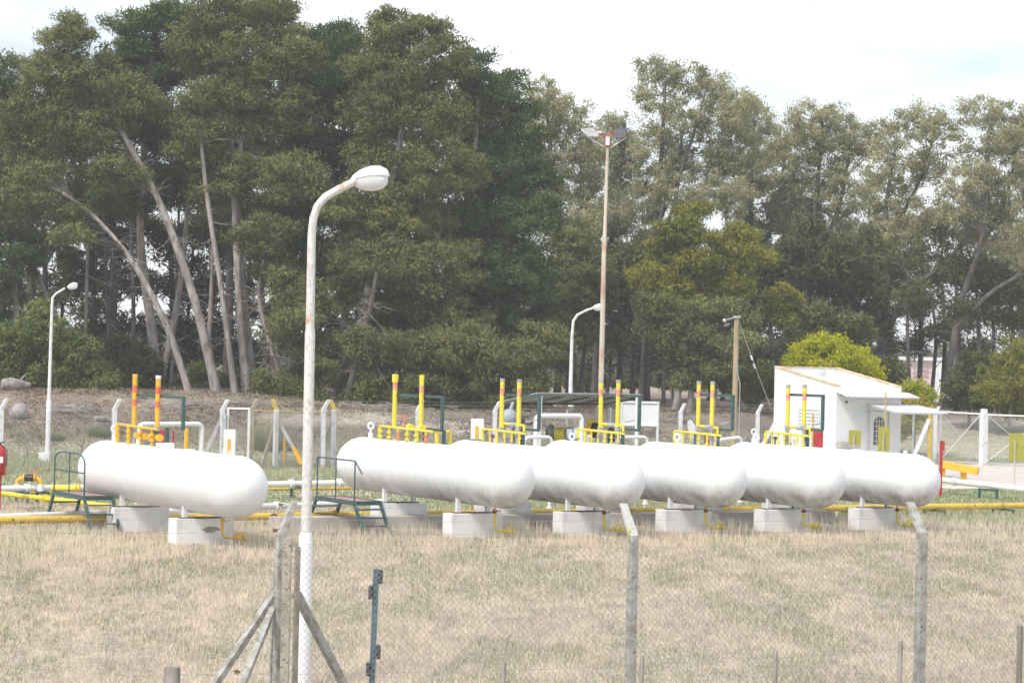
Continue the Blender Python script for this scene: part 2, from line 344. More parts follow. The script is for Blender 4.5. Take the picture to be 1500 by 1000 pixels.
# ------------------------------------------------------------------ ground
def ground():
    Ys = np.concatenate([np.arange(-30, 84, 3.0), np.arange(84, 135, .7), np.geomspace(136, 3500, 42)])
    side = np.geomspace(34, 2600, 24)
    Xs = np.concatenate([-side[::-1], np.arange(-33.6, 33.6, .7), side])
    X, Y = np.meshgrid(Xs, Ys); Z = terr(X, Y)
    nx, ny = len(Xs), len(Ys)
    co = np.stack([X, Y, Z], -1).reshape(-1, 3)
    i = np.arange(ny-1)[:,None]*nx + np.arange(nx-1)[None,:]
    q = np.stack([i, i+1, i+1+nx, i+nx], -1).reshape(-1, 4)
    me = bpy.data.meshes.new('ground'); me.from_pydata(co.tolist(), [], q.tolist())
    x, y = co[:,0], co[:,1]; lat = x/np.maximum(y, 1)
    straw = np.array([.50,.44,.36]); green = np.array([.32,.34,.19]); soil = np.array([.225,.168,.132]); pale = np.array([.34,.31,.22]); gravel = np.array([.33,.29,.25])
    n1 = fnoise(x*.25, y*.12, 21)[:,None]; n2 = fnoise(x*.6, y*.3, 31)[:,None]
    c = straw + (gravel-straw)*sstep(.5, .7, n2)*.5
    yr = y - .55*x                                     # rows across the yard
    g = (sstep(66, 72, yr)*(1-sstep(80, 86, yr)))[:,None]*sstep(.25, .5, n1)
    c = c*(1-g)+green*g
    rise = sstep(.15, .6, terr(x, y))[:,None]
    rs = np.clip(rise*(1-.75*sstep(.1, .15, lat)[:,None]), 0, 1)
    n4 = fnoise(x*.9, y*.35, 99, 4)[:,None]
    c = c*(1-rs) + (soil*(.75+.5*n1)*(1-sstep(.45, .7, n4)*.6) + np.array([.40,.33,.26])*sstep(.45, .7, n4)*.6)*rs
    gr = (sstep(.10, .14, lat)*sstep(100, 106, y)*(1-sstep(124, 130, y)))[:,None]*.7
    c = c*(1-gr)+ (green*.6+straw*.4)*gr
    ds = (sstep(124, 130, y)*(1-sstep(150, 170, y)))[:,None]
    c = c*(1-ds)+soil*.75*ds
    fr = sstep(170, 230, y)[:,None]; c = c*(1-fr)+pale*fr
    pl = [GT(*q) for q in ((440,613),(520,611),(600,617),(700,629),(780,640),(880,648),(990,652),(1120,660))]
    dmin = np.full(len(x), 1e9)
    for a_, b_ in zip(pl[:-1], pl[1:]):
        ab = np.array([b_.x-a_.x, b_.y-a_.y]); ap = np.stack([x-a_.x, y-a_.y], 1); t_ = np.clip((ap@ab)/(ab@ab), 0, 1)
        dmin = np.minimum(dmin, np.linalg.norm(ap-t_[:,None]*ab, axis=1))
    tk_ = (1-sstep(1.0, 1.9, dmin+.5*(fnoise(x*.8, y*.8, 77)-.5)))[:,None]*.85; c = c*(1-tk_)+np.array([.52,.45,.38])*tk_
    be = (sstep(57.3, 57.6, yr)*(1-sstep(60.6, 61.0, yr))*(x > -5))[:,None]*.85; c = c*(1-be)+np.array([.115,.09,.08])*be  # dark brown bed, its colour deepened to paint in the shadow under the tanks
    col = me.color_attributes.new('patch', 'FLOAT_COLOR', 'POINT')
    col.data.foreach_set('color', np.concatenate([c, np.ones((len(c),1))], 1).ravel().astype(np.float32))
    m = bpy.data.materials.new('ground_cover'); m.use_nodes = True; n, l = m.node_tree.nodes, m.node_tree.links
    b = n['Principled BSDF']; b.inputs['Roughness'].default_value = .95
    at = n.new('ShaderNodeAttribute'); at.attribute_name = 'patch'
    t = n.new('ShaderNodeTexCoord'); z = n.new('ShaderNodeTexNoise'); z.inputs['Scale'].default_value = 3.5; z.inputs['Detail'].default_value = 9; z.inputs['Roughness'].default_value = .7
    l.new(t.outputs['Object'], z.inputs['Vector'])
    r = n.new('ShaderNodeValToRGB'); r.color_ramp.elements[0].position = .3; r.color_ramp.elements[0].color = (.45,.43,.40,1); r.color_ramp.elements[1].position = .7; r.color_ramp.elements[1].color = (1.45,1.45,1.45,1)
    l.new(z.outputs['Fac'], r.inputs['Fac'])
    x_ = n.new('ShaderNodeMixRGB'); x_.blend_type = 'MULTIPLY'; x_.inputs[0].default_value = 1
    l.new(at.outputs['Color'], x_.inputs[1]); l.new(r.outputs[0], x_.inputs[2]); l.new(x_.outputs[0], b.inputs['Base Color'])
    bn = n.new('ShaderNodeBump'); bn.inputs['Strength'].default_value = .8; bn.inputs['Distance'].default_value = .08
    l.new(z.outputs['Fac'], bn.inputs['Height']); l.new(bn.outputs[0], b.inputs['Normal'])
    me.materials.append(m); me.polygons.foreach_set('use_smooth', [True]*len(me.polygons)); me.update()
    o = bpy.data.objects.new('ground', me); COL.objects.link(o); struct(o)
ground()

D_ = 1.29; RT = D_/2
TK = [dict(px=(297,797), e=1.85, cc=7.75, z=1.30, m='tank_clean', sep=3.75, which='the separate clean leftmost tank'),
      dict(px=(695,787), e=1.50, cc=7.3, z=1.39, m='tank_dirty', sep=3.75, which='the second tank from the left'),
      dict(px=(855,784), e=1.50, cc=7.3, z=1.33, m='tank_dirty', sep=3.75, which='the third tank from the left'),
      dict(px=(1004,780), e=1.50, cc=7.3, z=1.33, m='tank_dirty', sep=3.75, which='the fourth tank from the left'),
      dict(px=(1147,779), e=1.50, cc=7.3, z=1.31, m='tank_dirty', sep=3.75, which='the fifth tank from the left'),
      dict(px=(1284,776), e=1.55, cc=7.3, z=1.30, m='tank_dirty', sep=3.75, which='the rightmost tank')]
for t in TK:
    t['n'] = G(*t['px']) - A*.1           # centre of the near block
# concrete strips and yard
mb = MB(); p = G(1384, 712); q = Vector((p.x, 84.5, .004))
mb.fbox(q, R*22, -A*17, UP*.01); struct(mb.build('paved_yard', M['paving']))
# ------------------------------------------------------------------ dry grass
def grass():
    def frust(n, y0, y1, p=1.0):
        y = np.sqrt(RNG.random(n)*(y1**2-y0**2)+y0**2) if p == 1 else y0+(y1-y0)*RNG.random(n)**p
        x = (RNG.random(n)*2-1)*(.215*y+.6); return x, y
    x, y = frust(620000, 27.5, 66)
    patch = fnoise(x*1.3, y*.32, 41, 5); fine = fnoise(x*3.2, y*1.1, 51, 2); tall = fnoise(x*1.1, y*.3, 61, 4)
    n = len(x)
    yr = y - .55*x
    h = (.03+.065*RNG.random(n)**1.4)*(.55+1.1*tall)
    band = sstep(50, 54, yr)*(1-sstep(60.5, 63, yr)); seed = RNG.random(n)
    tallm = (seed > .972 - .06*band - .02*(tall > .55))
    h = np.where(tallm, .12+.17*RNG.random(n)+.16*band*RNG.random(n), h*(1+.4*band))
    w = np.where(tallm, .0035+.003*RNG.random(n), .006+.007*RNG.random(n))*np.clip(y/42, .8, 1.5)
    tint = .56+.66*(RNG.random(n)-.5)+.6*(fine-.5)+.28*(tall-.5)
    greens = (.10+(.55+.45*sstep(-.1, .15, x/y))*sstep(.46, .74, patch))*(RNG.random(n) < .62)*RNG.random(n)
    tint = np.where(greens > .12, RNG.random(n)*.26, tint); tint = np.where(tallm, .8+.2*RNG.random(n), tint)
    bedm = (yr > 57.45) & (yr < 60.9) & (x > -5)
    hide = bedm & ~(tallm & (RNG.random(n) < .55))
    for t in TK:
        for s_ in (0, t['sep']):
            c_ = t['n']-A*s_; la = (x-c_.x)*A.x+(y-c_.y)*A.y; lr = (x-c_.x)*R.x+(y-c_.y)*R.y
            hide |= (la > -.3) & (la < 1.3) & (abs(lr) < .8) & (h > .09)
    a = RNG.random(n)*2*math.pi; lean = (.3+1.3*RNG.random(n)**2)*h
    lean = np.where(tallm, h*(.05+.35*RNG.random(n)), lean)
    d = np.stack([np.cos(a)*lean, np.sin(a)*lean, h], 1)
    a2 = RNG.random(n)*math.pi; wv = np.stack([np.cos(a2)*w, np.sin(a2)*w*.4, 0*w], 1)
    k_ = ~hide; x, y, d, wv, tint = x[k_], y[k_], d[k_], wv[k_], tint[k_]
    o = tri_mesh('dry_grass', np.stack([x, y, terr(x,y)-.01], 1), d, wv, tint, L['straw']); struct(o, 'stuff')
    x, y = frust(110000, 66, 112)
    n = len(x); patch = fnoise(x*.25, y*.12, 21)
    z = terr(x, y); yr = y-.55*x
    keep = (z < .9) | (RNG.random(n) < .10)
    keep &= ~((x > 10.5) & (yr > 76) & (yr < 97) )
    x, y, z, yr = x[keep], y[keep], z[keep], yr[keep]; n = len(x)
    lawn = sstep(66, 72, yr)*(1-sstep(80, 86, yr))
    h = (.03+.06*RNG.random(n))*(1+1.2*(1-lawn)); w = .012+.014*RNG.random(n)
    tint = np.where(RNG.random(n) < .25+.5*lawn, .25*RNG.random(n)+.0, .5+.4*RNG.random(n))
    a = RNG.random(n)*6.28; d = np.stack([np.cos(a)*h*.4, np.sin(a)*h*.4, h], 1)
    wv = np.stack([w, 0*w, 0*w], 1)
    o = tri_mesh('lawn_grass', np.stack([x, y, z-.005], 1), d, wv, tint, L['lawn']); struct(o, 'stuff')
grass()

def litter():
    n = 150000; y = 94+34*RNG.random(n); x = (RNG.random(n)*2-1)*.215*y
    z = terr(x, y); k_ = (z > .25) & (fnoise(x*.7, y*.35, 91, 4) > .36+.3*RNG.random(n)) & (x < .11*y); x, y, z = x[k_], y[k_], z[k_]; n = len(x)
    a = RNG.random(n)*6.28; ln = .05+.55*RNG.random(n)**5
    d = np.stack([np.cos(a)*ln, np.sin(a)*ln, .04+.10*RNG.random(n)], 1); w = np.stack([-np.sin(a)*.02, np.cos(a)*.02, .015+0*a], 1)
    struct(tri_mesh('pine_litter', np.stack([x, y, z-.01], 1), d, w, RNG.random(n), leaf_mat('needle_litter', [(0,(.085,.060,.045)), (1,(.42,.34,.26)), (.5,(.20,.15,.115))], .1)), 'stuff')
litter()

def brush_pile(label, x, y, d, w, h, n):
    b = P(x, y, d); z = tz(b.x, d); mb = MB()
    for i in range(n):
        p = Vector((b.x+random.gauss(0, w/2), d+random.gauss(0, .3), z+random.random()*h*.5)); a = random.uniform(-.5, .5)+(math.pi if random.random() < .5 else 0)
        q = p+Vector((math.cos(a), random.uniform(-.3,.3), math.sin(a)*.5+.1))*random.uniform(.3, .9)
        mb.tube([p, p.lerp(q,.5)+Vector((0,0,random.uniform(-.06,.06))), q], [.03, .02, .006], 4, cap=False)
    root = thing('brush_pile', label, 'branches', (b.x, d, z), 'dead branches lying on the bank')
    struct(mb.build('dead_branches', M['bark'], root), 'stuff')
for a_ in (('brown brush pile on the bank right of the far-left lamp', 112, 603, 102.5, 1.0, .5, 70), ('small reddish brush heap low on the bank by the white post', 152, 613, 100, .8, .35, 40),
           ('loose dead branches on the bank behind the first white pipe loop', 275, 605, 104, 1.3, .35, 50), ('scattered dead sticks on the bank behind the small gate', 350, 602, 105, 1.6, .3, 45), ('dead branches on the slope behind the white board', 945, 592, 108, 1.8, .3, 50), ('twiggy dead brush at the foot of the wooden pole', 1105, 598, 107, 1.4, .8, 90), ('dead branches at the foot of the low spreading pine', 560, 598, 108, 2.2, .4, 70)):
    brush_pile(*a_)

def tuft(name, label, cat, pos, rad, h, n, m, tint=(.4, 1)):
    a = RNG.random(n)*6.28; r = rad*np.sqrt(RNG.random(n)); c = np.stack([np.cos(a)*r, np.sin(a)*r, 0*r], 1)
    hh = h*(.5+.5*RNG.random(n)); d = np.stack([np.cos(a)*r*.9, np.sin(a)*r*.9, hh], 1)+RNG.normal(0, .12*h, (n,3))
    a2 = RNG.random(n)*6.28; w = .012+.012*RNG.random(n); wv = np.stack([np.cos(a2)*w, np.sin(a2)*w, 0*w], 1)
    o = tri_mesh(name, c, d, wv, tint[0]+(tint[1]-tint[0])*RNG.random(n), m); o.location = pos; return tag(o, label, cat)

# ------------------------------------------------------------------ trees
def rnd3(n): return RNG.normal(0, 1, (n, 3))
def foliage(parent, lobes, style, m, dens=1.0, off=(0,0,0), name='crown', leaf=1.0):
    """lobes: (centre, rx, ry_depth, rz). Pads of foliage spread through each lobe, leaves through each pad"""
    C, D, W, T = [], [], [], []; pads = []
    for c, rx, ry, rz in lobes:
        pr = {'pine': .58, 'euc': .42, 'bush': .36, 'dark': .8}[style]
        n = max(5, int(dens*{'pine': 3.0, 'euc': 2.0, 'bush': 2.4, 'dark': 2.3}[style]*4*max(rx,.4)*max(rz,.4)/pr**2/1.6))
        u = unit(rnd3(n))*(.30+.70*RNG.random((n,1))**.6)*(1.18 if style == 'euc' else 1.06)
        pc = np.array(c)+u*np.array([rx, ry, rz])*.92
        pads += list(pc)
        k = {'pine': 150, 'euc': 75, 'bush': 95, 'dark': 110}[style]
        lt = .34*(RNG.random()-.5)
        for q in pc:
            s = pr*(.6+.75*RNG.random()); flat = {'pine': .55, 'euc': .75, 'bush': .8, 'dark': .6}[style]
            pt = .45+lt+.40*(RNG.random()-.5)
            kk = int(k*(.7+.6*RNG.random()))
            o = (rnd3(kk)*.52 if style == 'euc' else unit(rnd3(kk))*(RNG.random((kk,1))**.55)*(1+.35*(RNG.random((kk,1)) < .2)))*s*np.array([1,1,flat])
            ow = unit(o/np.array([1,1,flat]))
            tg = rnd3(kk); tg = unit(tg-ow*np.sum(tg*ow, 1, keepdims=True))
            if style == 'pine' or style == 'dark':
                d = unit(tg+ow*.45+np.array([0,0,.2]))*(.15+.14*RNG.random((kk,1))); w = (.024+.020*RNG.random((kk,1)))
            elif style == 'euc':
                d = unit(tg*.8+np.array([0,0,-.6]))*(.13+.13*RNG.random((kk,1))); w = .024+.020*RNG.random((kk,1))
            else:
                d = unit(tg+ow*.6)*(.09+.07*RNG.random((kk,1))); w = .03+.02*RNG.random((kk,1))
            if style == 'dark': d = d*1.5; w = w*1.6
            d = d*leaf; w = w*leaf
            side = unit(np.cross(d, ow+rnd3(kk)*.32))
            C.append(q+o); D.append(d); W.append(side*w); T.append(pt+.5*(RNG.random(kk)-.5))
    o = tri_mesh(name, np.concatenate(C), np.concatenate(D), np.concatenate(W), np.concatenate(T), m, parent, off)
    return o, pads
TREES = 0
def tree(name, label, d, trunks, lobes, style='pine', m='pine', bark='bark', dens=1.0, group=None, dead=0, depth=1.0, leaf=1.0, cat='tree', twig=.022):
    """trunks: lists of (x, y, radius in px of the photo) from the ground up; lobes: (x, y, rx, ry) in px of the photo, at d metres"""
    s = F/d; b0 = P(trunks[0][0][0], trunks[0][0][1], d); base = Vector((b0.x, d, tz(b0.x, d)))
    root = thing(name, label, cat, base, group); off = np.array(base); paths = []
    for ti, tr_ in enumerate(trunks):
        dd = d + (0 if ti == 0 else random.uniform(-.8, .8)); raw = []
        for i, (x, y, r) in enumerate(tr_):
            p = P(x, y, dd + (0 if i == 0 else random.uniform(-.25, .25)*i))
            if i == 0 and tr_[0][1] > 520: p.z = tz(p.x, p.y)-.15
            raw.append((p, r*.64/s))
        pts, rs = [], []
        for i in range(len(raw)-1):             # smooth between the given points
            p0 = raw[max(i-1,0)][0]; p1, r1 = raw[i]; p2, r2 = raw[i+1]; p3 = raw[min(i+2,len(raw)-1)][0]
            for k in range(5):
                t = k/5; a = .5*((2*p1)+(p2-p0)*t+(2*p0-5*p1+4*p2-p3)*t*t+(3*p1-p0-3*p2+p3)*t**3)
                pts.append(a); rs.append((r1+(r2-r1)*t)*(1+.08*random.uniform(-1,1)))
        pts.append(raw[-1][0]); rs.append(raw[-1][1])
        if raw[0][0].z < base.z+.5: rs[0] *= 1.35
        MB().tube(pts, rs, 9).build('trunk', M[bark], root, smooth=True); paths.append((pts, rs))
    lw = []
    for x, y, rx, ry in lobes:
        dj = random.uniform(-1, 1)*depth
        c = P(x, y, d+dj); lw.append((tuple(c), rx/s, max(rx, ry)/s*.8, ry/s))
    pads = []
    if lobes: cr, pads = foliage(root, lw, style, L[m], dens, off, leaf=leaf)
    # branches
    allp = [(p, r) for pts, rs in paths for p, r in zip(pts, rs)]
    hi = [a for a in allp if a[0].z > base.z + .25*(max(q[0].z for q in allp)-base.z)] or allp
    bm = MB(); pads = [q_ for q_ in pads if min((a_[0]-Vector(q_)).length for a_ in hi[::2]) < 2.7]
    pick = pads if len(pads) < 40 else [pads[i] for i in RNG.choice(len(pads), min(90, len(pads)//2), replace=False)]
    for q in pick:
        q = Vector(q)
        best = min(hi, key=lambda a: (a[0]-q).length + (3 if a[0].z > q.z else 0) + random.random()*1.2)
        p, r = best; mid = p.lerp(q, .5)+Vector((random.uniform(-.2,.2), random.uniform(-.2,.2), random.uniform(-.1,.45)))
        r0 = min(r*.4, .012+.012*(q-p).length)
        bm.tube([p, mid, q], [r0, r0*.65, twig*.5], 4, cap=False)
    if bm.f: struct(bm.build('branches', M['bark_dark'] if bark == 'bark' else M[bark], root), 'stuff')
    if dead:
        dm = MB(); low = [a for a in allp if a[0].z < base.z + .8*(max(q[0].z for q in allp)-base.z) and a[0].z > base.z+1.3]
        for i in range(dead):
            p, r = random.choice(low); a = random.uniform(0, 6.28); Ln = random.uniform(.4, 2.0)
            dr = Vector((math.cos(a), math.sin(a)*.7, random.uniform(-.35, .35)))
            p1 = p+dr*Ln*.5+Vector((0,0,random.uniform(-.2,.3))); p2 = p1+(dr+Vector((random.uniform(-.4,.4), 0, random.uniform(-.5,.2))))*Ln*.5
            dm.tube([p, p.lerp(p1,.5)+Vector((random.uniform(-.1,.1),0,random.uniform(-.12,.12))), p1, p2], [.022, .016, .011, .005], 4, cap=False)
            for k in range(2):
                t = random.uniform(.3, .9); s0 = p.lerp(p1, t); e = s0+Vector((random.uniform(-.5,.5), random.uniform(-.4,.4), random.uniform(-.5,.3)))
                dm.tube([s0, e], [.012, .004], 3, cap=False)
        struct(dm.build('dead_branches', M['bark'], root), 'stuff')
    return root

GP = 'pines of the tall grove on the left'
# far wood seen between the trunks
def far_wood():
    lob = []
    for i in range(150):
        y = random.uniform(300, 380); x = random.uniform(-.30, .30)*y
        h = random.uniform(3.0, 5.5); lob.append(((x, y, tz(x, y)+h*.75), random.uniform(3, 5.5), 3, h*.62))
    C, D, W, T = [], [], [], []
    for c, rx, ry, rz in lob:
        k = 420; o = unit(rnd3(k))*RNG.random((k,1))**.4*np.array([rx, ry, rz])
        C.append(np.array(c)+o); D.append(unit(rnd3(k))*.9); W.append(unit(rnd3(k))*.30); T.append(RNG.random(k)*.6+.4*RNG.random())
    struct(tri_mesh('far_wood', np.concatenate(C), np.concatenate(D), np.concatenate(W), np.concatenate(T), L['far']), 'stuff')
far_wood()

# ---- the tall pine grove (front row, about 113 to 122 m away)
tree('pine_tree', 'dark pine at the left edge behind the round green bush', 124, [[(28,590,9),(22,430,8),(10,250,7),(-5,120,5)], [(85,470,5),(45,380,4),(5,300,3)]],
     [(0,110,45,35),(-10,180,60,45),(25,240,48,40),(-15,300,55,45),(15,380,55,45),(-15,440,60,40),(5,500,40,30)], m='pine_cool', group=GP, dead=14, dens=1.0)
tree('pine_tree', 'pine with the long pale trunk that leans far left across the grove', 116, [[(318,592,12),(285,440,10),(235,300,8),(185,205,7),(148,140,5)]],
     [(100,58,46,36),(72,105,50,38),(140,118,62,42),(55,165,55,38),(120,190,72,42),(190,150,50,40),(60,232,48,30),(165,250,50,28),(20,205,30,26)], group=GP, dead=46)
tree('pine_tree', 'smaller leaning pine with bare arched trunk left of the long leaning one', 114, [[(277,592,9),(245,480,7.5),(195,385,6),(140,320,5),(92,283,3.5)]],
     [(60,262,46,26),(25,290,38,24),(85,300,36,20),(110,345,32,18)], group=GP, dead=34, dens=.8)
tree('pine_tree', 'tall pine standing behind the two leaning trunks, thick base', 121, [[(232,590,15),(222,480,12),(205,340,9),(215,180,7),(225,60,4)], [(232,560,9),(262,430,7),(275,300,5)]],
     [(195,42,48,34),(250,28,44,34),(215,98,70,42),(282,80,50,40),(200,170,70,40),(265,200,66,42),(235,262,60,36),(180,300,46,30),(300,255,40,34)], m='pine_cool', group=GP, dead=30)
tree('pine_tree', 'tallest pine with pale double trunk in the middle of the left grove', 117, [[(362,590,12),(352,470,9),(345,330,8),(340,200,6),(345,60,4)], [(372,590,10),(358,430,7),(350,300,6),(355,180,4)], [(345,560,8),(325,430,6),(305,300,6),(292,190,4)]],
     [(335,12,62,34),(395,20,52,32),(300,65,58,42),(372,82,70,46),(430,75,45,40),(330,150,72,46),(405,165,66,46),(285,205,46,36),(370,235,70,40),(430,260,56,40),(320,275,46,30)], group=GP, dead=44)
tree('pine_tree', 'pine right of the double trunk, crown cut by the curved lamp post', 119, [[(400,592,10),(410,480,8),(440,330,7),(462,180,5),(470,70,4)]],
     [(455,72,45,32),(495,62,40,36),(470,130,58,42),(520,150,52,44),(455,210,60,42),(515,232,62,44),(475,300,66,42),(400,320,60,34),(430,375,66,36)], m='pine_cool', group=GP, dead=22)
tree('pine_tree', 'broad pine with the highest rounded top right of the curved lamp', 116, [[(505,592,13),(530,470,11),(560,330,9),(590,180,6),(600,60,4)]],
     [(575,42,44,30),(620,48,42,30),(545,92,46,40),(600,100,62,44),(660,92,38,36),(560,160,66,46),(630,170,66,46),(575,235,72,46),(650,250,66,46),(530,300,62,42),(600,320,76,46),(560,385,76,42),(640,390,72,46),(520,440,60,34),(590,460,76,36),(660,470,60,36)], group=GP, dead=24)
tree('pine_tree', 'pine with sloping right shoulder beside the grey gum trees', 118, [[(640,592,11),(665,450,9),(690,300,7),(700,140,4)]],
     [(690,105,42,36),(735,128,38,32),(700,170,60,46),(765,190,40,44),(730,240,66,50),(785,262,34,44),(700,320,66,48),(765,335,50,48),(800,310,22,40),(730,400,72,46),(790,415,42,40),(680,440,60,40),(750,470,70,38)], m='pine_cool', group=GP, dead=10)
tree('pine_tree', 'low spreading pine whose boughs reach the wire fence in the middle', 113, [[(505,598,9),(522,530,8),(540,460,6),(552,400,4)]],
     [(500,520,60,30),(560,505,62,32),(620,520,60,34),(680,512,60,36),(740,525,60,36),(790,500,36,34),(470,560,40,24),(530,566,52,24),(600,568,54,26),(665,568,52,26),(725,572,48,24),(780,565,32,26),(440,505,40,24),(430,470,40,24)], m='pine', bark='bark_dark', group=GP, dead=30, dens=.95)
tree('pine_tree', 'bushy low pine below the double trunk with hanging dead twigs', 115, [[(415,592,7),(400,520,6),(380,440,5),(385,380,3)]],
     [(385,345,52,28),(430,420,50,26),(400,395,40,22),(450,445,44,26),(400,560,34,22)], group=GP, dead=60, dens=.8)
# ---- dark trees standing behind the grove
GB = 'dark trees filling the back of the grove'
for i, (x0, d, lab, lob) in enumerate([
    (60, 138, 'dark tree behind the grove, above the round green bush', [(60,330,70,50),(100,400,60,45),(50,440,50,36),(120,290,60,40),(130,470,44,34)]),
    (130, 134, 'dark tree behind the grove between green bush and leaning trunks', [(140,390,50,50),(170,330,60,46),(150,500,50,40),(160,555,46,36),(190,430,50,40)]),
    (245, 136, 'dark tree behind the grove seen between the leaning trunks', [(240,350,56,46),(270,420,60,46),(230,480,50,40),(290,500,48,36),(250,540,50,30)]),
    (330, 135, 'dark tree behind the grove right of the leaning trunks', [(320,340,60,46),(340,430,56,50),(310,500,50,40),(360,520,50,36),(340,560,40,24)]),
    (440, 134, 'dark tree behind the grove left of the curved lamp post', [(420,320,60,50),(470,390,60,50),(430,470,56,46),(480,490,50,46),(450,550,50,30)]),
    (560, 136, 'dark tree deep in the grove right of the curved lamp post', [(540,400,66,60),(600,470,66,50),(530,520,60,40),(640,540,60,36)]),
    (720, 137, 'dark tree deep in the grove at its right end', [(700,430,66,60),(760,450,60,56),(720,530,60,40),(790,530,40,36)])]):
    tree('pine_tree', lab, d, [[(x0,588,8),(x0+8,480,7),(x0+3,330,5)], [(x0+22,588,5),(x0+30,470,4),(x0+38,360,3)]], lob, style='dark', m='dark', bark='bark_dark', group=GB, dens=.8, dead=10)
for lab, x0, d, lob in (
    ('tall dark pine in the back row at the left edge', 40, 129, [(20,170,60,50),(70,200,60,50),(30,250,60,46),(90,270,60,46),(20,330,50,40)]),
    ('tall dark pine in the back row behind the long leaning trunk', 160, 130, [(150,120,60,46),(190,90,50,40),(130,180,66,50),(200,190,66,50),(160,250,66,46),(220,270,60,46),(150,310,60,40)]),
    ('tall dark pine in the back row behind the double trunk', 330, 130, [(290,90,60,50),(360,110,66,50),(300,180,70,50),(380,200,70,50),(310,260,70,46),(390,290,70,46),(320,330,60,40),(430,330,50,40)]),
    ('tall dark pine in the back row behind the curved lamp', 500, 130, [(500,110,60,46),(540,150,60,46),(480,190,60,50),(550,230,66,50),(490,280,66,50),(560,320,66,46),(500,360,60,44)]),
    ('tall dark pine in the back row near the gum trees', 680, 130, [(650,170,60,46),(700,210,60,50),(640,260,66,50),(730,290,60,50),(660,340,66,46),(740,370,56,46),(780,300,30,40)])):
    tree('pine_tree', lab, d, [[(x0,588,11),(x0+6,420,9),(x0+3,260,6),(x0+5,140,4)]], lob, style='dark', m='dark', bark='bark_dark', group='dark pines in the back row', dens=.85, dead=16, leaf=.8)
# thin dark trunks standing between
for i, (x0, x1, top, w) in enumerate([(120,128,330,5),(160,150,300,4),(196,190,280,6),(300,312,330,6),(388,380,330,6),(250,262,300,5),(420,428,420,4)]):
    tree('bare_pine_tree', ['bare dark trunk just right of the left street lamp', 'thin bare trunk between left lamp and leaning pine', 'dark trunk left of the thick pine base', 'dark straight trunk between leaning trunk and double trunk',
         'grey bare trunk right of the double trunk', 'slim dark trunk behind the thick pine base', 'short slim trunk left of the curved lamp post'][i],
         127+i*.7, [[(x0,588,w),((x0+x1)/2+2,(588+top)/2,w*.8),(x1,top,w*.55)]], [(x1,top-5,30,20)], style='dark', m='dark', bark='bark_dark' if i % 3 else 'bark', dens=.7, dead=12, group='bare trunks between the pines')

# ---- right-hand trees
GE = 'tall grey-green gum trees on the right'
def gum(label, d, tr_, lob, dens=1.0): tree('gum_tree', label, d, tr_, lob, style='euc', m='euc', bark='bark_dark', dens=dens, group=GE, depth=1.8, dead=0)
gum('gum tree just right of the pine grove, left of the floodlight mast', 140, [[(815,588,9),(822,430,7),(812,280,5),(800,150,3)], [(822,480,5),(850,330,4),(850,200,2.5)]],
    [(795,135,28,24),(835,165,36,26),(815,210,42,30),(860,215,36,32),(830,265,44,34),(875,290,40,34),(840,330,44,34),(800,180,26,26)], 1.0)
gum('gum tree directly behind the floodlight mast', 146, [[(870,586,8),(880,430,7),(905,300,5),(915,180,3)], [(880,450,5),(862,330,4),(850,240,3)]],
    [(905,190,30,26),(885,240,40,30),(925,260,34,32),(900,310,44,34),(870,340,40,34),(935,330,36,34),(920,215,26,26)], .85)
gum('highest gum tree on the right, open forked top', 142, [[(940,586,9),(950,430,8),(965,280,6),(975,120,3)], [(958,340,6),(1005,230,4),(1035,130,2.5)], [(955,380,5),(990,290,4),(1000,180,2.5)]],
    [(960,105,32,22),(995,115,38,26),(1045,125,36,24),(945,135,20,18),(985,170,44,28),(1040,175,46,30),(1085,160,28,28),(970,225,46,32),(1030,235,52,34),(1080,215,38,34),(1000,285,50,34),(1060,290,46,34),(955,285,36,34)], .95)
gum('gum tree with dense rounded crown behind the yellow-green pine', 148, [[(1100,584,8),(1105,430,7),(1100,300,5),(1105,170,3)], [(1105,400,5),(1140,300,4),(1150,220,3)]],
    [(1100,175,40,32),(1125,215,44,34),(1090,255,46,36),(1145,265,42,36),(1115,315,48,34),(1160,320,40,34),(1090,350,36,30)], .9)
gum('gum tree behind the white building with flat-topped crown', 145, [[(1165,582,9),(1180,430,8),(1195,300,6),(1205,180,3)], [(1185,400,5),(1230,300,4),(1245,210,2.5)]],
    [(1180,175,34,24),(1225,175,38,24),(1165,215,42,30),(1215,222,48,32),(1262,210,34,32),(1190,270,48,34),(1245,275,48,34),(1210,325,52,34),(1270,330,40,34),(1170,330,34,30)], .9)
gum('gum tree with black bent limbs, open umbrella top', 138, [[(1278,590,11),(1290,520,9),(1300,430,8),(1295,330,6),(1310,230,3)], [(1290,510,8),(1330,430,6),(1390,380,5),(1440,310,4),(1455,250,2.5)], [(1300,350,5),(1340,280,4),(1365,210,2.5)]],
    [(1300,195,34,22),(1345,175,40,22),(1380,190,32,24),(1320,235,44,28),(1370,245,38,28),(1295,280,40,30),(1340,310,44,30),(1300,350,44,30),(1430,280,30,26)], .85)
gum('gum tree at the right with leaning black trunk and high crown', 136, [[(1378,590,9),(1395,510,8),(1408,440,7),(1440,340,5),(1450,180,3)], [(1400,480,6),(1450,430,5),(1500,400,4)], [(1425,380,5),(1470,300,4),(1490,220,2.5)]],
    [(1435,165,38,24),(1480,175,34,26),(1450,215,44,30),(1500,225,30,32),(1425,260,38,30),(1480,275,40,34),(1440,325,48,32),(1500,330,36,34),(1400,300,32,28)], .85)
gum('gum tree cut by the right edge of the photo', 150, [[(1490,586,8),(1500,430,7),(1510,300,5),(1515,200,3)]],
    [(1500,200,30,30),(1520,260,40,40),(1480,370,44,34),(1520,400,40,40)], .9)
GD = 'dark evergreens under the gum trees'
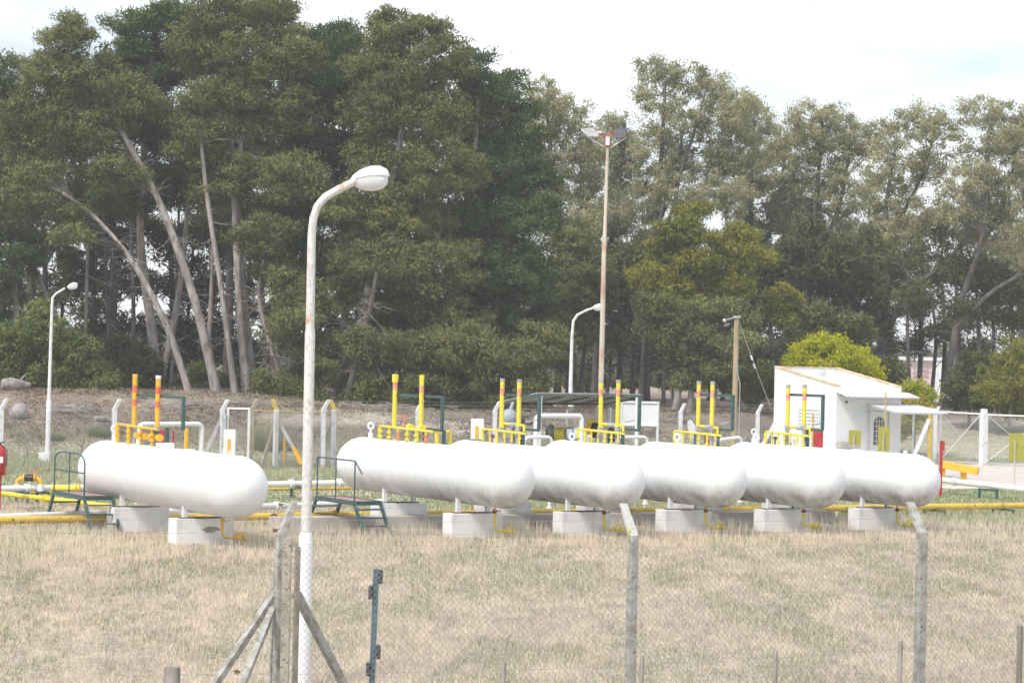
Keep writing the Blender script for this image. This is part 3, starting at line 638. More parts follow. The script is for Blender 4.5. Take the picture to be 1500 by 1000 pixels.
def bush(name, label, d, x0, lob, m, dens=1.0, leaf=1.0):
    tree(name, label, d, [[(x0,596,4),(x0,570,3),(x0,lob[0][1]+5,2)]], lob, style='bush', m=m, bark='bark', dens=dens, leaf=leaf, cat='bush')
def und(label, d, x0, lob, m='dark', st='dark', dens=.85, g=GD):
    tree('evergreen_tree', label, d, [[(x0,588,7),(x0+4,500,5),(x0,420,3)], [(x0+18,588,5),(x0+26,500,4),(x0+20,440,3)]], lob, style=st, m=m, bark='bark_dark', dens=dens, group=g, dead=8)
und('dark evergreen between pine grove and floodlight mast', 130, 830, [(835,360,40,40),(865,400,40,40),(830,430,40,40),(850,480,36,36),(820,510,30,30)], m='pine', st='pine', dens=.9)
und('dark evergreen right of the floodlight mast', 133, 905, [(910,400,34,40),(925,450,36,36),(905,490,30,30),(940,380,30,36),(880,450,26,30)])
und('dark wide evergreen behind the wooden pole', 134, 1080, [(1060,420,36,34),(1110,400,40,40),(1090,470,40,36),(1130,430,36,34),(1100,520,40,34),(1060,470,34,30)])
und('dark evergreen above the lime bush', 133, 1180, [(1165,400,44,36),(1215,390,46,40),(1180,440,44,34),(1235,430,40,36),(1200,350,46,34),(1150,360,36,34)])
und('dark evergreen below the open umbrella-topped gum', 134, 1250, [(1260,400,40,36),(1290,430,34,34),(1275,470,36,30),(1262,360,34,30),(1240,480,30,26)])
for x0, x1, top, w, lab in ((800,806,430,6,'dark gum trunk at the right end of the pine grove'), (845,840,440,5,'slim dark gum trunk right of the middle street lamp'), (908,915,400,6,'dark gum trunk just right of the floodlight mast'),
        (930,922,430,4,'thin trunk second right of the floodlight mast'), (948,955,420,8,'thick dark gum trunk above the white board'), (972,980,430,5,'slim trunk right of the thick one above the white board'), (1138,1128,430,7,'dark forked trunk behind the wooden pole'), (818,832,450,5,'slanting dark trunk left of the middle street lamp'), (1335,1330,400,5,'slim dark trunk before the pink far house'), (1408,1400,420,5,'slim dark trunk right of the pink far house')):
    tree('bare_gum_tree', lab, 131+random.random()*8, [[(x0,592,w),((x0+x1)/2-3,(592+top)/2,w*.8),(x1,top,w*.5)]], [(x1,top-8,30,22),(x1+6,top+30,22,16)], style='dark', m='dark', bark='bark_dark', dens=.8, dead=10, group='bare dark trunks under the gum trees')
for x, d, lab in ((860,160,'left'), (925,165,'middle'), (985,158,'right')):
    bush('low_shrub', 'low dark shrub far behind the shelter, %s one of three' % lab, d, x, [(x,556,26,10),(x+16,558,20,9),(x-14,560,18,8)], 'dark', 1.1, 1.5)
und('dark shaggy tree behind the floodlight mast, low', 150, 870, [(860,440,44,50),(900,400,44,50),(940,440,44,50),(880,510,44,36),(940,520,40,36),(850,560,34,20)], st='dark')
und('dark shaggy tree behind the yellow-green pine', 152, 1040, [(1000,400,50,50),(1050,410,50,50),(1100,410,50,50),(1030,480,50,44),(1090,520,50,40),(980,520,44,40)], st='dark')
und('dark shaggy tree filling in behind the white building', 153, 1200, [(1150,400,50,44),(1210,390,50,44),(1270,400,50,44),(1150,480,50,44),(1220,500,50,44),(1280,500,40,44),(1300,380,44,44)], st='dark')
und('dark shaggy tree far behind the building, between the gum trunks', 155, 1345, [(1340,450,40,30),(1370,480,36,26),(1330,500,34,24),(1400,470,30,28),(1420,500,30,26)], st='dark', dens=.6)
und('thin dark tree far behind the gate, middle', 156, 1380, [(1350,350,50,40),(1400,330,50,40),(1350,430,40,36),(1450,370,44,36)], st='dark', dens=.6)
und('thin dark tree far behind the gate, right', 158, 1480, [(1460,330,44,40),(1500,380,44,44),(1480,480,40,36),(1440,520,30,30)], st='dark', dens=.6)
und('dark evergreen under the leaning gum at the right', 139, 1430, [(1420,380,44,36),(1470,420,44,36),(1390,400,34,30),(1450,460,40,26),(1500,450,30,30),(1430,430,34,26)])
GO = 'yellow-green pines in front of the gum trees'
tree('young_pine', 'yellow-green pine with tiered clumps left of the wooden pole', 122, [[(990,592,9),(1000,500,7),(1005,400,5),(1015,320,3)], [(1000,520,5),(1045,440,4),(1080,370,3)]],
     [(1015,312,28,16),(1000,336,36,18),(1030,345,30,16),(975,368,36,20),(1088,345,26,14),(1078,366,36,20),(1098,380,32,18),(1020,385,44,20),(955,405,38,22),(1045,410,40,18),(1000,425,36,20),(1075,420,36,18)], m='olive', dens=1.25, group=GO, dead=14)
tree('young_pine', 'lower yellow-green pine with drooping clumps behind the wooden pole', 117, [[(1010,592,8),(1015,530,6),(1010,470,4)], [(1045,592,5),(1050,540,4),(1045,500,3)]],
     [(960,445,32,20),(1005,462,44,20),(1050,452,36,18),(975,488,34,18),(1030,500,40,20),(1000,528,40,18),(1050,535,36,20),(1085,462,30,20),(1075,500,34,20),(1012,555,34,16),(1070,560,36,18),(1100,575,30,16),(950,475,24,16),(1108,548,26,16)], m='sage', style='pine', dens=1.1, group=GO, dead=30)
for lab, x, y, r in (('round dark-green tree left above the lime bush', 1150, 445, 30), ('round green tree above the left part of the lime bush', 1197, 465, 28), ('round green tree above the right part of the lime bush', 1252, 478, 26)):
    tree('round_tree', lab, 124, [[(x,588,5),(x+2,520,4),(x,y+10,3)]], [(x,y-8,r*.8,r*.6),(x-r*.4,y+8,r*.7,r*.6),(x+r*.4,y+10,r*.7,r*.6),(x,y+r*.9,r*.8,r*.5)], m='sage' if y > 450 else 'olive', style='bush', bark='bark_dark', dens=1.2, group='round green trees above the lime bush', leaf=1.2)
bush('lime_bush', 'bright lime-yellow bush rising behind the white building', 113, 1215, [(1215,520,44,28),(1180,530,34,26),(1250,530,36,26),(1270,548,26,26),(1200,505,24,14),(1225,560,60,26)], 'lime', 1.3)
bush('lime_bush', 'small lime and orange bush right of the white building', 113, 1340, [(1335,570,26,18),(1355,582,18,18),(1325,590,26,20),(1345,600,24,20),(1322,622,22,22)], 'autumn', 1.3)
bush('round_bush', 'large dark-green bush beyond the gate at the right edge', 122, 1480, [(1490,520,34,28),(1470,550,40,30),(1505,560,40,34),(1450,575,26,22),(1490,590,44,20)], 'olive', 1.2)
bush('round_bush', 'darker bush beyond the gate, left of the edge bush', 124, 1420, [(1425,540,28,24),(1410,565,26,22),(1435,580,34,22),(1400,585,14,14)], 'dark', 1.2, 1.3)
bush('round_bush', 'wide fresh-green bush on the bank behind the left street lamp', 112, 80, [(30,490,52,26),(0,520,44,34),(62,455,22,22),(85,492,44,24),(60,530,66,34),(115,515,34,22),(130,550,42,28),(85,560,60,22),(20,560,40,26),(150,568,22,16),(0,575,20,14)], 'fresh', 1.25, 1.1)
bush('round_bush', 'dark shrub right of the wide green bush', 120, 190, [(175,520,34,30),(205,545,34,30),(175,565,36,22),(215,575,24,16)], 'dark', 1.1, 1.3)
bush('round_bush', 'pale green shrub among the trunks behind the first vent pipes', 128, 300, [(300,560,22,20),(330,565,16,16),(290,540,14,14)], 'bush', 1.0, 1.2)
bush('round_bush', 'dark rounded bush between the round trees and the building', 119, 1110, [(1120,520,26,22),(1140,545,22,20),(1160,500,20,18),(1125,565,26,18)], 'dark', 1.1, 1.3)
bush('round_bush', 'dark bush right of the pink far house', 126, 1300, [(1305,545,24,20),(1290,565,22,18),(1312,570,14,16)], 'dark', 1.1, 1.3)

# ------------------------------------------------------------------ the row of gas tanks on concrete blocks
def axt(t, x, y=600):                     # distance back along the tank's axis for a point seen at column x
    u, v = un(x, y); k = u/F
    return (t['n'].x - k*t['n'].y)/(A.x - k*A.y)
def axp(t, s, z=0, side=0): return t['n'] - A*s + R*side + UP*z
def tank(t, label):
    base = axp(t, t['cc']/2-t['e'])
    root = thing('gas_tank', label, 'gas tank', base, 'white horizontal gas tanks in a row')
    c0 = axp(t, -t['e'], t['z']); c1 = axp(t, t['cc']-t['e'], t['z'])
    mb = MB(); n = 48; prof = []
    for i in range(9): a = math.pi/2*i/8; prof.append((-RT*math.cos(a), RT*math.sin(a)))
    Ln = t['cc']; prof += [(Ln*k/8, RT) for k in range(1, 8)]
    for i in range(9): a = math.pi/2*i/8; prof.append((Ln+RT*math.sin(a), RT*math.cos(a)))
    v = []; f = []
    for px_, r in prof:
        for k in range(n):
            q = 2*math.pi*k/n; v.append(c0 - A*px_ + (R*math.cos(q)+UP*math.sin(q))*max(r, .0005))
    for i in range(len(prof)-1):
        for k in range(n): f.append((i*n+k, i*n+(k+1) % n, (i+1)*n+(k+1) % n, (i+1)*n+k))
    f.append(tuple(range(n))); f.append(tuple((len(prof)-1)*n+k for k in range(n-1, -1, -1)))
    body = MB().add(v, f).build('shell', M[t['m']], root, smooth=True)
    for s in (0.0, 2.45, 4.9, Ln):
        if s > Ln: continue
        MB().torus(c0-A*s, A, RT+.001, .006, 40, 4).build('weld_seam', M[t['m']], root, smooth=True)
    for s in (0, t['sep']):               # steel feet standing on each block
        for sd in (-.38, .38):
            z0 = .55; zt = t['z'] - math.sqrt(RT*RT-sd*sd) + .03
            MB().fbox(axp(t, s-.045, z0, sd-.05), R*.10, -A*.09, UP*(zt-z0)).build('foot', M['white'], root)
        MB().cbox(axp(t, s, .562), R*1.0, A*.2, UP*.022).build('base_plate', M['dark'], root)
    # small safety valve on top at the far end
    zt = t['z']+RT; gx = [168,543,838,992,1108,None][TK.index(t)]; s = min(axt(t, gx, 635), t['cc']-t['e']+.1) if gx else t['cc']-t['e']-.4
    MB().tube([axp(t, s, zt-.02), axp(t, s, zt+.13)], .06, 10).tube([axp(t, s, zt+.13), axp(t, s, zt+.2)], .03, 8).torus(axp(t, s, zt+.29), A, .07, .03, 12, 6).build('level_gauge', M['white'], root, smooth=True)
    MB().tube([axp(t, .8, zt-.02), axp(t, .8, zt+.02)], .14, 14).build('manhole_plate', M[t['m']], root, smooth=True)
    MB().fbox(axp(t, -t['e']+.3, zt-.01, -.02), A*-.12, R*.02, UP*.09).build('lifting_lug', M[t['m']], root)
    # drain pipe beside the near block
    zb = t['z']-RT; q = axp(t, -.62, 0, .22); r0 = q+R*.0
    MB().tube([q+UP*(zb+.06), q+UP*.26, q+UP*.20+R*.06, q+UP*.17+R*.30-A*.1, q+UP*.14+R*.62-A*.12], .028, 8).build('drain_pipe', M['orange_yellow' if t is TK[0] else 'lemon'], root, smooth=True)
    vb = MB(); w = q+UP*.16+R*.42-A*.11
    vb.tube([w-R*.06, w+R*.06], .055, 8).tube([w, w+UP*.1], .02, 6).tube([w-R*.12, w-R*.10], .06, 8).tube([w+R*.12, w+R*.10], .06, 8).bar(w+UP*.1-A*.02, w+UP*.11+R*.14, .025)
    vb.build('drain_valve', M['orange_yellow' if t is TK[0] else 'lemon'], root, smooth=True)
    MB().tube([q+UP*(zb-.16), q+UP*(zb-.08)], .05, 8).tube([q+UP*(zb-.12), q+UP*(zb-.12)+R*.16], .012, 5).build('shut_off_valve', M['rust_red' if t is not TK[0] else 'orange_yellow'], root, smooth=True)
    return root
LABT = ['clean white gas tank standing apart at the far left of the row',
        'second white gas tank from the left, green step platform at its far end',
        'third white gas tank from the left, its near end behind the lichen-spotted post',
        'fourth white gas tank from the left, in the middle of the right-hand group',
        'fifth white gas tank from the left, just before the rightmost one',
        'rightmost white gas tank, in front of the white building']
for t, lb in zip(TK, LABT): tank(t, lb)
NEARL = ['near concrete block under the separate leftmost tank, with a chipped patch', 'near concrete block under the second tank from the left', 'near concrete block under the third tank, left of the lichen-spotted post',
         'near concrete block under the fourth tank from the left', 'near concrete block under the fifth tank from the left', 'near concrete block under the rightmost tank']
FARL = ['far concrete block under the separate leftmost tank, streaked with dirt', 'far concrete block under the second tank, beside the right green step platform', 'far concrete block under the third tank, seen right of the second tank\'s near block',
        'far concrete block under the fourth tank, mostly hidden', 'far concrete block under the fifth tank, mostly hidden', 'far concrete block under the rightmost tank, mostly hidden']
for i, t in enumerate(TK):
    for s, lb in ((0, NEARL[i]), (t['sep'], FARL[i])):
        c = axp(t, s)
        h = .55
        o = origin(MB().cbox(c+UP*(h/2-.1), R*1.30, A*.46, UP*(h+.2)).build('concrete_block', M['block'], None, bevel=.012), c)
        tag(o, lb, 'concrete block', 'white concrete blocks carrying the tanks')
        if i == 0 and s == 0:
            pb = MB(); pc = c+A*.2305+UP*.33+R*.12; pts = []
            for k in range(14):
                a = 2*math.pi*k/14; pts.append(pc+R*(.22*math.cos(a)*random.uniform(.6,1.1))+UP*(.07*math.sin(a)*random.uniform(.5,1.2)))
            pb.add([p for p in pts]+[p+A*.003 for p in pts], [tuple(range(14)), tuple(range(27, 13, -1))]+[(k, (k+1) % 14, 14+(k+1) % 14, 14+k) for k in range(14)])
            OFF[o.name] = c; p_ = pb.build('chipped_render', M['concrete_tan'], o)

# ------------------------------------------------------------------ vent pipes with green brackets and yellow pipework on each tank
VX = [((197,551),(231,553),263,'orange_yellow'), ((578,549),(617,552),643,'lemon'), ((735,557),(760,558),785,'lemon'), ((880,559),(905,559),932,'lemon'), ((1023,561),(1043,561),1069,'lemon'), ((1154,566),(1178,566),1201,'lemon')]
for i, (t, (a, b, xr, my)) in enumerate(zip(TK, VX)):
    w = t['which']; sa = axt(t, a[0]); sb = axt(t, b[0]); sr = axt(t, xr)
    root = thing('vent_stack', 'pair of yellow vent pipes with green bracket on ' + w, 'vent pipes', axp(t, sa, t['z']+RT), 'pairs of vent pipes with green brackets')
    zt0 = t['z']+RT
    for k, (s, (x, y)) in enumerate(((sa, a), (sb, b))):
        q = axp(t, s); zz = zat(x, y, q.y); zb = zat(x, 626 if i < 4 else 624, q.y)
        vp = MB().tube([q+UP*zb, q+UP*zz], .055, 10).build('vent_pipe', M[my], root, smooth=True)
        cap = 'white' if i == 0 else ('lemon' if i == 1 else 'grey')
        if i == 1 and k == 0: MB().tube([q+UP*(zz-.17), q+UP*(zz+.02)], .078, 12).build('cap', M['lemon'], root, smooth=True)
        else: MB().tube([q+UP*(zz-.02), q+UP*(zz+.05)], [.064, .058], 10).build('cap', M[cap if not (i == 0 and k == 0) else 'orange_yellow'], root, smooth=True)
        if i == 0:
            MB().tube([q+UP*(zz-.36), q+UP*(zz-.20)], .0575, 10).build('red_band', M['red_band'], root, smooth=True)
            MB().tube([q+UP*(zz-.66), q+UP*(zz-.52)], .0575, 10).build('red_band', M['red_band'], root, smooth=True)
        else: MB().tube([q+UP*(zz-.36), q+UP*(zz-.19)], .0575, 10).build('red_band', M['pale_band'], root, smooth=True)
        MB().tube([q+UP*(zt0-.02), q+UP*(zb-.12), q+UP*(zb-.10), q+UP*(zb+.02)], [.05,.05,.075,.075], 10).build('relief_valve', M['grey'], root, smooth=True)
    p0 = axp(t, sa+.1); zh = zat(a[0], 576, p0.y)-.03
    pr = axp(t, sr); zl = zat(xr, 630, pr.y)
    sd = R*.09
    g = MB().bar(p0+sd+UP*zh, pr+sd+UP*zh, .065).bar(pr+sd+UP*(zh+.03), pr+sd+UP*zl, .07)
    if i: g.bar(pr+sd+UP*zl, axp(t, sb-.1)+sd*1.0+UP*zl, .065)
    g.build('bracket', M['green'], root)
    if i: MB().bar(pr.lerp(p0, .42)+sd+UP*zl, pr.lerp(p0, .42)+sd+UP*(t['z']+.3), .07).build('bracket_leg', M['green'], root)
    if i == 1: MB().bar(pr.lerp(p0, .1)+sd*3+UP*zl, pr.lerp(p0, .1)+sd*3+UP*(t['z']+.3), .07).build('bracket_leg', M['green'], root)
    # yellow pipework: a header with drops and flanged valves behind the first pipe
    mroot = thing('pipe_manifold', 'yellow pipework with valves on top of ' + w, 'pipework', axp(t, sa+.6, zt0), 'yellow pipework on top of the tanks')
    x0, x1 = [(178,238),(562,640),(712,775),(852,920),(993,1062),(1126,1190)][i]
    s0, s1 = axt(t, x0, 640), axt(t, x1, 640)
    if i == 0:
        hz = [zt0+.42, zt0+.17]
    else: hz = [zt0+.32, zt0+.12]
    s0 = min(s0, t['cc']-t['e']+.35)
    q0, q1 = axp(t, s0, hz[0], -.12), axp(t, s1, hz[0]-.04, -.12)
    n = [4, 6, 6, 7, 6, 7][i]
    hd = MB().tube([q0-UP*.22, q0-UP*.04, q0+A*.05, q0.lerp(q1, .5), q1], .030, 8); hd.build('header_pipe', M[my], mroot, smooth=True)
    for k in range(n):
        c = q0.lerp(q1, .02+.86*k/(n-1)); top = c.z
        if i == 0 and k < 2:
            MB().tube([c, c-UP*.42], .045, 8).build('drop_pipe', M[my], mroot, smooth=True)
        else: MB().tube([Vector((c.x, c.y, top)), Vector((c.x, c.y, zt0-.06))], .022, 8).build('drop_pipe', M[my], mroot, smooth=True)
        for fz in (.10, .22):
            if i > 1 and (k+int(fz*10)) % 2: continue
            MB().tube([c-UP*fz, c-UP*(fz+.05)], .062 if i < 2 else .042, 10).build('flange', M[my if (k+i) % 3 or i == 0 else ('grey' if i > 1 else 'red_band')], mroot, smooth=True)
    if i < 2:
        for k in range(4 if i == 0 else 2):
            c = axp(t, s0+(s1-s0)*(.42+.17*k if i == 0 else .5+.22*k), zt0+(.20 if i == 0 else .34), -.02)
            MB().ball(c, .085, 10).build('valve_body', M[my], mroot, smooth=True)
            MB().tube([c+A*.12-R*.02, c+A*.15-R*.02], .085, 10).build('flange', M[my], mroot, smooth=True)
    else:
        h2 = hz[0]+.16; c0_ = axp(t, sa-.05, h2, .02); c1_ = axp(t, sb-.25, h2-.02, .02)
        MB().tube([c0_-UP*.1, c0_, c1_, c1_-UP*.14], .036, 8).build('valve_run', M[my], mroot, smooth=True)
        MB().tube([c0_.lerp(c1_, .38), c0_.lerp(c1_, .62)], .055, 10).build('union', M['galv'], mroot, smooth=True)
    if i > 1:           # small gauges, levers and grey instruments standing between the drops
        for k in range(4):
            c = q0.lerp(q1, .12+.22*k)+R*.16; c.z = zt0-.04; hh_ = random.uniform(.14, .30)
            mm2 = ['grey', 'dark', 'rust_red', 'white'][(k+i) % 4]
            MB().tube([c, c+UP*hh_], .022, 6).tube([c+UP*hh_-A*.0, c+UP*hh_+A*.04], .05, 10).build('gauge', M[mm2], mroot, smooth=True)
        c = axp(t, sb-.3, h2+.08, .04); MB().bar(c, c+R*.34+UP*.05-A*.1, .03).build('lever', M['galv'], mroot)
    if i == 0:
        c = axp(t, sb-.05, zt0+.30); MB().tube([c-UP*.3, c+UP*.05], .02, 6).tube([c+UP*.03-R*.12, c+UP*.03+R*.05], .03, 6).build('lever_valve', M['dark'], mroot, smooth=True)
    if i == 1:
        u = [P(643,632,62), P(659,632,62.4), P(659,660,62.4)]
        MB().tube([P(600,628,60.5), P(620,629,61), u[0]], .04, 8).build('side_pipe', M['lemon'], mroot, smooth=True)
        MB().tube([u[0], u[1]-R*.03, u[1]-UP*.04, u[2]], .045, 8).build('side_pipe', M['lemon'], mroot, smooth=True)
        MB().tube([P(640,630,62.1), P(640,660,62.1)], .05, 8).build('side_pipe', M['lemon'], mroot, smooth=True)
        MB().tube([P(614,630,61.2), P(614,660,61.2)], .045, 8).tube([P(614,649,61.2), P(630,650,61.6)], .03, 8).build('side_pipe', M['lemon'], mroot, smooth=True)
        MB().torus(P(592,612,60.2), A, .07, .015, 12, 5).tube([P(592,612,60.2), P(592,626,60.2)], .015, 5).build('hand_wheel', M['red_band'], mroot, smooth=True)
def white_loop(label, pts, r=.055, lim='white_pipe', cat='pipe'):
    root = thing('white_pipe_loop', label, cat, (pts[-1].x, pts[-1].y, 0), 'white pipe loops behind the tanks')
    path = [pts[0]]
    for i in range(1, len(pts)-1):
        a = (pts[i-1]-pts[i]).normalized(); b = (pts[i+1]-pts[i]).normalized()
        for k in range(5):
            t = k/4; path.append((pts[i]+a*.16)*(1-t)**2 + pts[i]*2*t*(1-t) + (pts[i]+b*.16)*t*t)
    path.append(pts[-1])
    MB().tube(path, r, 10).build('pipe', M[lim], root, smooth=True)
    for p, q in ((pts[0], pts[1]), (pts[-1], pts[-2])):
        d = (q-p).normalized(); MB().tube([p+d*.12, p+d*.16], r+.04, 10).build('flange', M[lim], root, smooth=True)
def gb(x, Y): q = P(x, 1000, Y); return Vector((q.x, Y, 0))
def gp(x, Y): q = P(x, 600, Y); return Vector((q.x, Y, 0))
white_loop('white pipe loop behind the vent pipes of the separate leftmost tank', [gp(203, 66), P(204,621,66), P(296,621,67.5), gp(296, 67.5)], .065)
white_loop('thick white pipe loop under the corrugated shelter', [gp(786, 76), P(786,609,76), P(852,609,77), gp(852, 77)], .08)
white_loop('low white pipe loop left of the thick one, behind the third tank', [gp(768, 66), P(768,640,66), P(808,640,66.6), gp(808, 66.6)], .05)
white_loop('low white pipe loop right of the shelter, behind the fourth tank', [gp(905, 69), P(905,640,69), P(948,640,69.6), gp(948, 69.6)], .05)
white_loop('low white pipe elbow beside the foot of the wooden pole', [gp(1052, 71), P(1052,644,71), P(1086,640,71.6), gp(1086, 71.6)], .05)

# ------------------------------------------------------------------ green step platforms
def stile(label, c, rail_mid, Hd):
    # c: middle of the deck on the ground; the deck runs along A
    root = thing('step_platform', label, 'step platform', c, 'green steel step platforms over the pipes')
    Lh, W, H = 1.02, .66, Hd
    q = lambda a, r, z: c + A*a + R*r + UP*z
    MB().fbox(q(-Lh, -W/2, H-.03), A*2*Lh, R*W, UP*.022).build('deck', M['deck'], root)
    fr = MB(); fr.fbox(q(-Lh-.03, -W/2-.03, H-.09), A*(2*Lh+.06), R*.045, UP*.10).fbox(q(-Lh-.03, W/2-.015, H-.09), A*(2*Lh+.06), R*.045, UP*.10)
    fr.fbox(q(-Lh-.03, -W/2+.018, H-.09), A*.045, R*(W-.036), UP*.095).fbox(q(Lh-.015, -W/2+.018, H-.09), A*.045, R*(W-.036), UP*.095).build('deck_frame', M['green'], root)
    for sg in (1, -1):
        for r in (-W/2, W/2):
            MB().bar(q(sg*Lh, r, H-.02), q(sg*(Lh+.55), r, -.02), .05, .09).build('stringer', M['green'], root)
        for k in range(1, 4 if sg > 0 else 3):
            z = H*(1-k/(4 if sg > 0 else 3)); a = sg*(Lh+.55*(1-z/H))
            MB().cbox(q(a, 0, z), R*(W-.06), A*.14, UP*.03).build('tread', M['green'], root)
    r = -W/2; h = .92; rr = .018
    if rail_mid:
        pts = [q(-Lh, r, H), q(-Lh, r, H+h-.22)]
        for k in range(5): a = math.pi/2*k/4; pts.append(q(-Lh+.5*(1-math.cos(a)), r, H+h-.22+.22*math.sin(a)))
        for k in range(5): a = math.pi/2*k/4; pts.append(q(Lh-.5+.5*math.sin(a), r, H+h-.22+.22*math.cos(a)))
        pts.append(q(Lh, r, H)); MB().tube(pts, rr, 7).build('handrail', M['green'], root, smooth=True)
        MB().tube([q(-Lh, r, H+.5), q(Lh, r, H+.5)], rr*.9, 6).build('middle_rail', M['green'], root, smooth=True)
    else:
        MB().tube([q(-Lh-.05, r, H+h-.1), q(-Lh, r, H+h), q(Lh, r, H+h), q(Lh+.28, r+.05, H+h-.28)], rr, 7).build('handrail', M['green'], root, smooth=True)
        for a in (-Lh, Lh): MB().tube([q(a, r, H), q(a, r, H+h)], rr, 6).build('rail_post', M['green'], root, smooth=True)
    MB().tube([q(0, r, H), q(0, r, H+h)], rr*.9, 6).build('rail_post', M['green'], root, smooth=True)
cL = P(103,721.5,57.0); cL = Vector((cL.x, 57.0, 0)) + R*.30
stile('green step platform with arched double handrail at the far left tank', cL, True, .79)
cR = P(493,730,58.5); cR = Vector((cR.x, 58.5, 0)) + R*.30
stile('green step platform with straight single handrail behind the curved lamp post', cR, False, .72)

# ------------------------------------------------------------------ pipe runs on the ground
def run(label, p, q, r, m, flg=(), group='pipe runs laid along the tank row'):
    root = thing('pipe_run', label, 'pipe', (p.x, p.y, 0), group)
    MB().tube([p.lerp(q, k/12)+Vector((0,0,random.uniform(-.006,.006))) for k in range(13)], r, 10).build('pipe', M[m], root, smooth=True)
    d = (q-p).normalized()
    for f in flg:
        c = p.lerp(q, f)
        for o in (-.05, .03): MB().tube([c+d*o, c+d*(o+.02)], r+.045, 10).build('flange', M[m], root, smooth=True)
def ppz(x, y, z): return G(x, y, z)
b0, b1 = ppz(-25, 762, .24), ppz(1560, 739, .24)
b1 = b0 + (b1-b0)
run('long yellow pipe lying behind the near blocks, in front of the white one', b0, b1, .085, 'pipe_yellow', (.1,.27,.33,.52,.8))
b2, b3 = b0 + Vector((-.1,1.0,0)), G(560, 735, .25)+Vector((0,.2,0))
run('white pipe lying just behind the long yellow pipe at the left', b2+UP*.0, b3, .075, 'white_pipe', (.3,.7))
c0, c1 = ppz(-25, 716, .42), ppz(560, 706, .42)
run('white insulated pipe with collars crossing behind the left lamp posts', c0, c1, .085, 'white_pipe', (.1,.28,.75,.88))
run('thin yellow pipe low beneath the white insulated pipe', ppz(-25, 722, .26), ppz(560, 714, .24), .04, 'pipe_yellow', (.3,))
run('yellow pipe slanting under the left step platform towards the first tank', ppz(-25, 719, .36), ppz(222, 748, .36), .06, 'lemon', (.4,))
MBs = MB()
run('short bright yellow pipe stub beside the left step platform', ppz(76, 714, .5), ppz(118, 715, .5), .085, 'lemon', (.9,))
run('white pipe running out to the right edge beyond the rightmost tank', ppz(1372, 702, .42), ppz(1560, 723, .42), .095, 'white_pipe', (.15,))
o = MB().fbox(ppz(-25, 772, 0)+Vector((0,1.1,-.05)), R*9.4, -A*.55, UP*.20).build('concrete_kerb', M['slab']); tag(origin(o, G(150,772)), 'low grey concrete kerb in the grass under the left pipes', 'kerb')
kq = Vector((-5.2, 60.8-.554*5.2, -.05))
o = MB().fbox(kq, R*15.6, -A*.7, UP*.33).build('concrete_kerb', M['slab']); tag(origin(o, kq), 'long pale concrete kerb running behind the blocks of the right-hand tanks', 'kerb')
def support(label, p, w, h):
    root = thing('pipe_support', label, 'pipe support', (p.x, p.y, 0), 'small dark green pipe supports')
    MB().cbox(p+UP*(h-.03), A*w, R*.07, UP*.06).build('crossbar', M['green'], root)
    for s in (-1, 1): MB().cbox(p+A*(s*(w/2-.035))+UP*(h/2-.06), A*.06, R*.06, UP*(h-.0)).build('leg', M['green'], root)
def along(p, q, x):
    u, v = un(x, 740); k = u/F; d = q-p; t = (k*p.y-p.x)/(d.x-k*d.y); return p+d*t
for x, lb, pq in ((32, 'pipe support left of the left step platform, under the valve loop', (c0, c1)), (62, 'second pipe support from the left, right of the valve loop', (c0, c1)),
          (436, 'pipe support just left of the curved lamp post', (c0, c1)), (240, 'pipe support between the first tank\'s two blocks', (b0, b1)),
          (628, 'pipe support between far and near block of the second tank', (b0, b1)), (645, 'dark pipe support close left of the second tank\'s near block', (b0, b1)),
          (782, 'pipe support in the gap between second and third tank', (b0, b1)), (1060, 'pipe support in the gap between fourth and fifth tank', (b0, b1)),
          (1248, 'pipe support just left of the rightmost tank\'s near block', (b0, b1)), (1368, 'pipe support under the yellow pipe beside the rightmost tank\'s end', (b0, b1)), (1469, 'pipe support under the yellow pipe at the right edge', (b0, b1))):
    q = along(*pq, x); support(lb, Vector((q.x, q.y, 0)), .95, q.z-.07)
q = G(1447, 731); support('pipe support under the white pipe at the right edge', q, .9, .33)
# valve loop
root = thing('valve_loop', 'yellow pipe loop with black valve rising from the white pipe at the left', 'valve', G(42, 738, 0), None)
Yv = along(c0, c1, 42).y
lp = [P(25,718,Yv), P(25,708,Yv), P(27,702,Yv), P(33,699.5,Yv), P(52,699.5,Yv), P(58,702,Yv), P(60,708,Yv), P(60,718,Yv)]
MB().tube(lp, .05, 8).build('loop_pipe', M['orange_yellow'], root, smooth=True)
MB().tube([P(37,699.5,Yv), P(49,699.5,Yv)], .09, 10).tube([P(43,699,Yv), P(43,694,Yv)], .04, 8).build('valve_body', M['black'], root, smooth=True)
for x in (35, 50.5): MB().tube([P(x,699.5,Yv), P(x+1.6,699.5,Yv)], .115, 12).build('flange', M['orange_yellow'], root, smooth=True)
MB().bar(P(43,693,Yv), P(60,689,Yv), .03).build('lever', M['red_band'], root)
for x in (25, 60): MB().tube([P(x,719,Yv), P(x,709,Yv)], .085, 10).build('socket', M['white_pipe'], root, smooth=True)

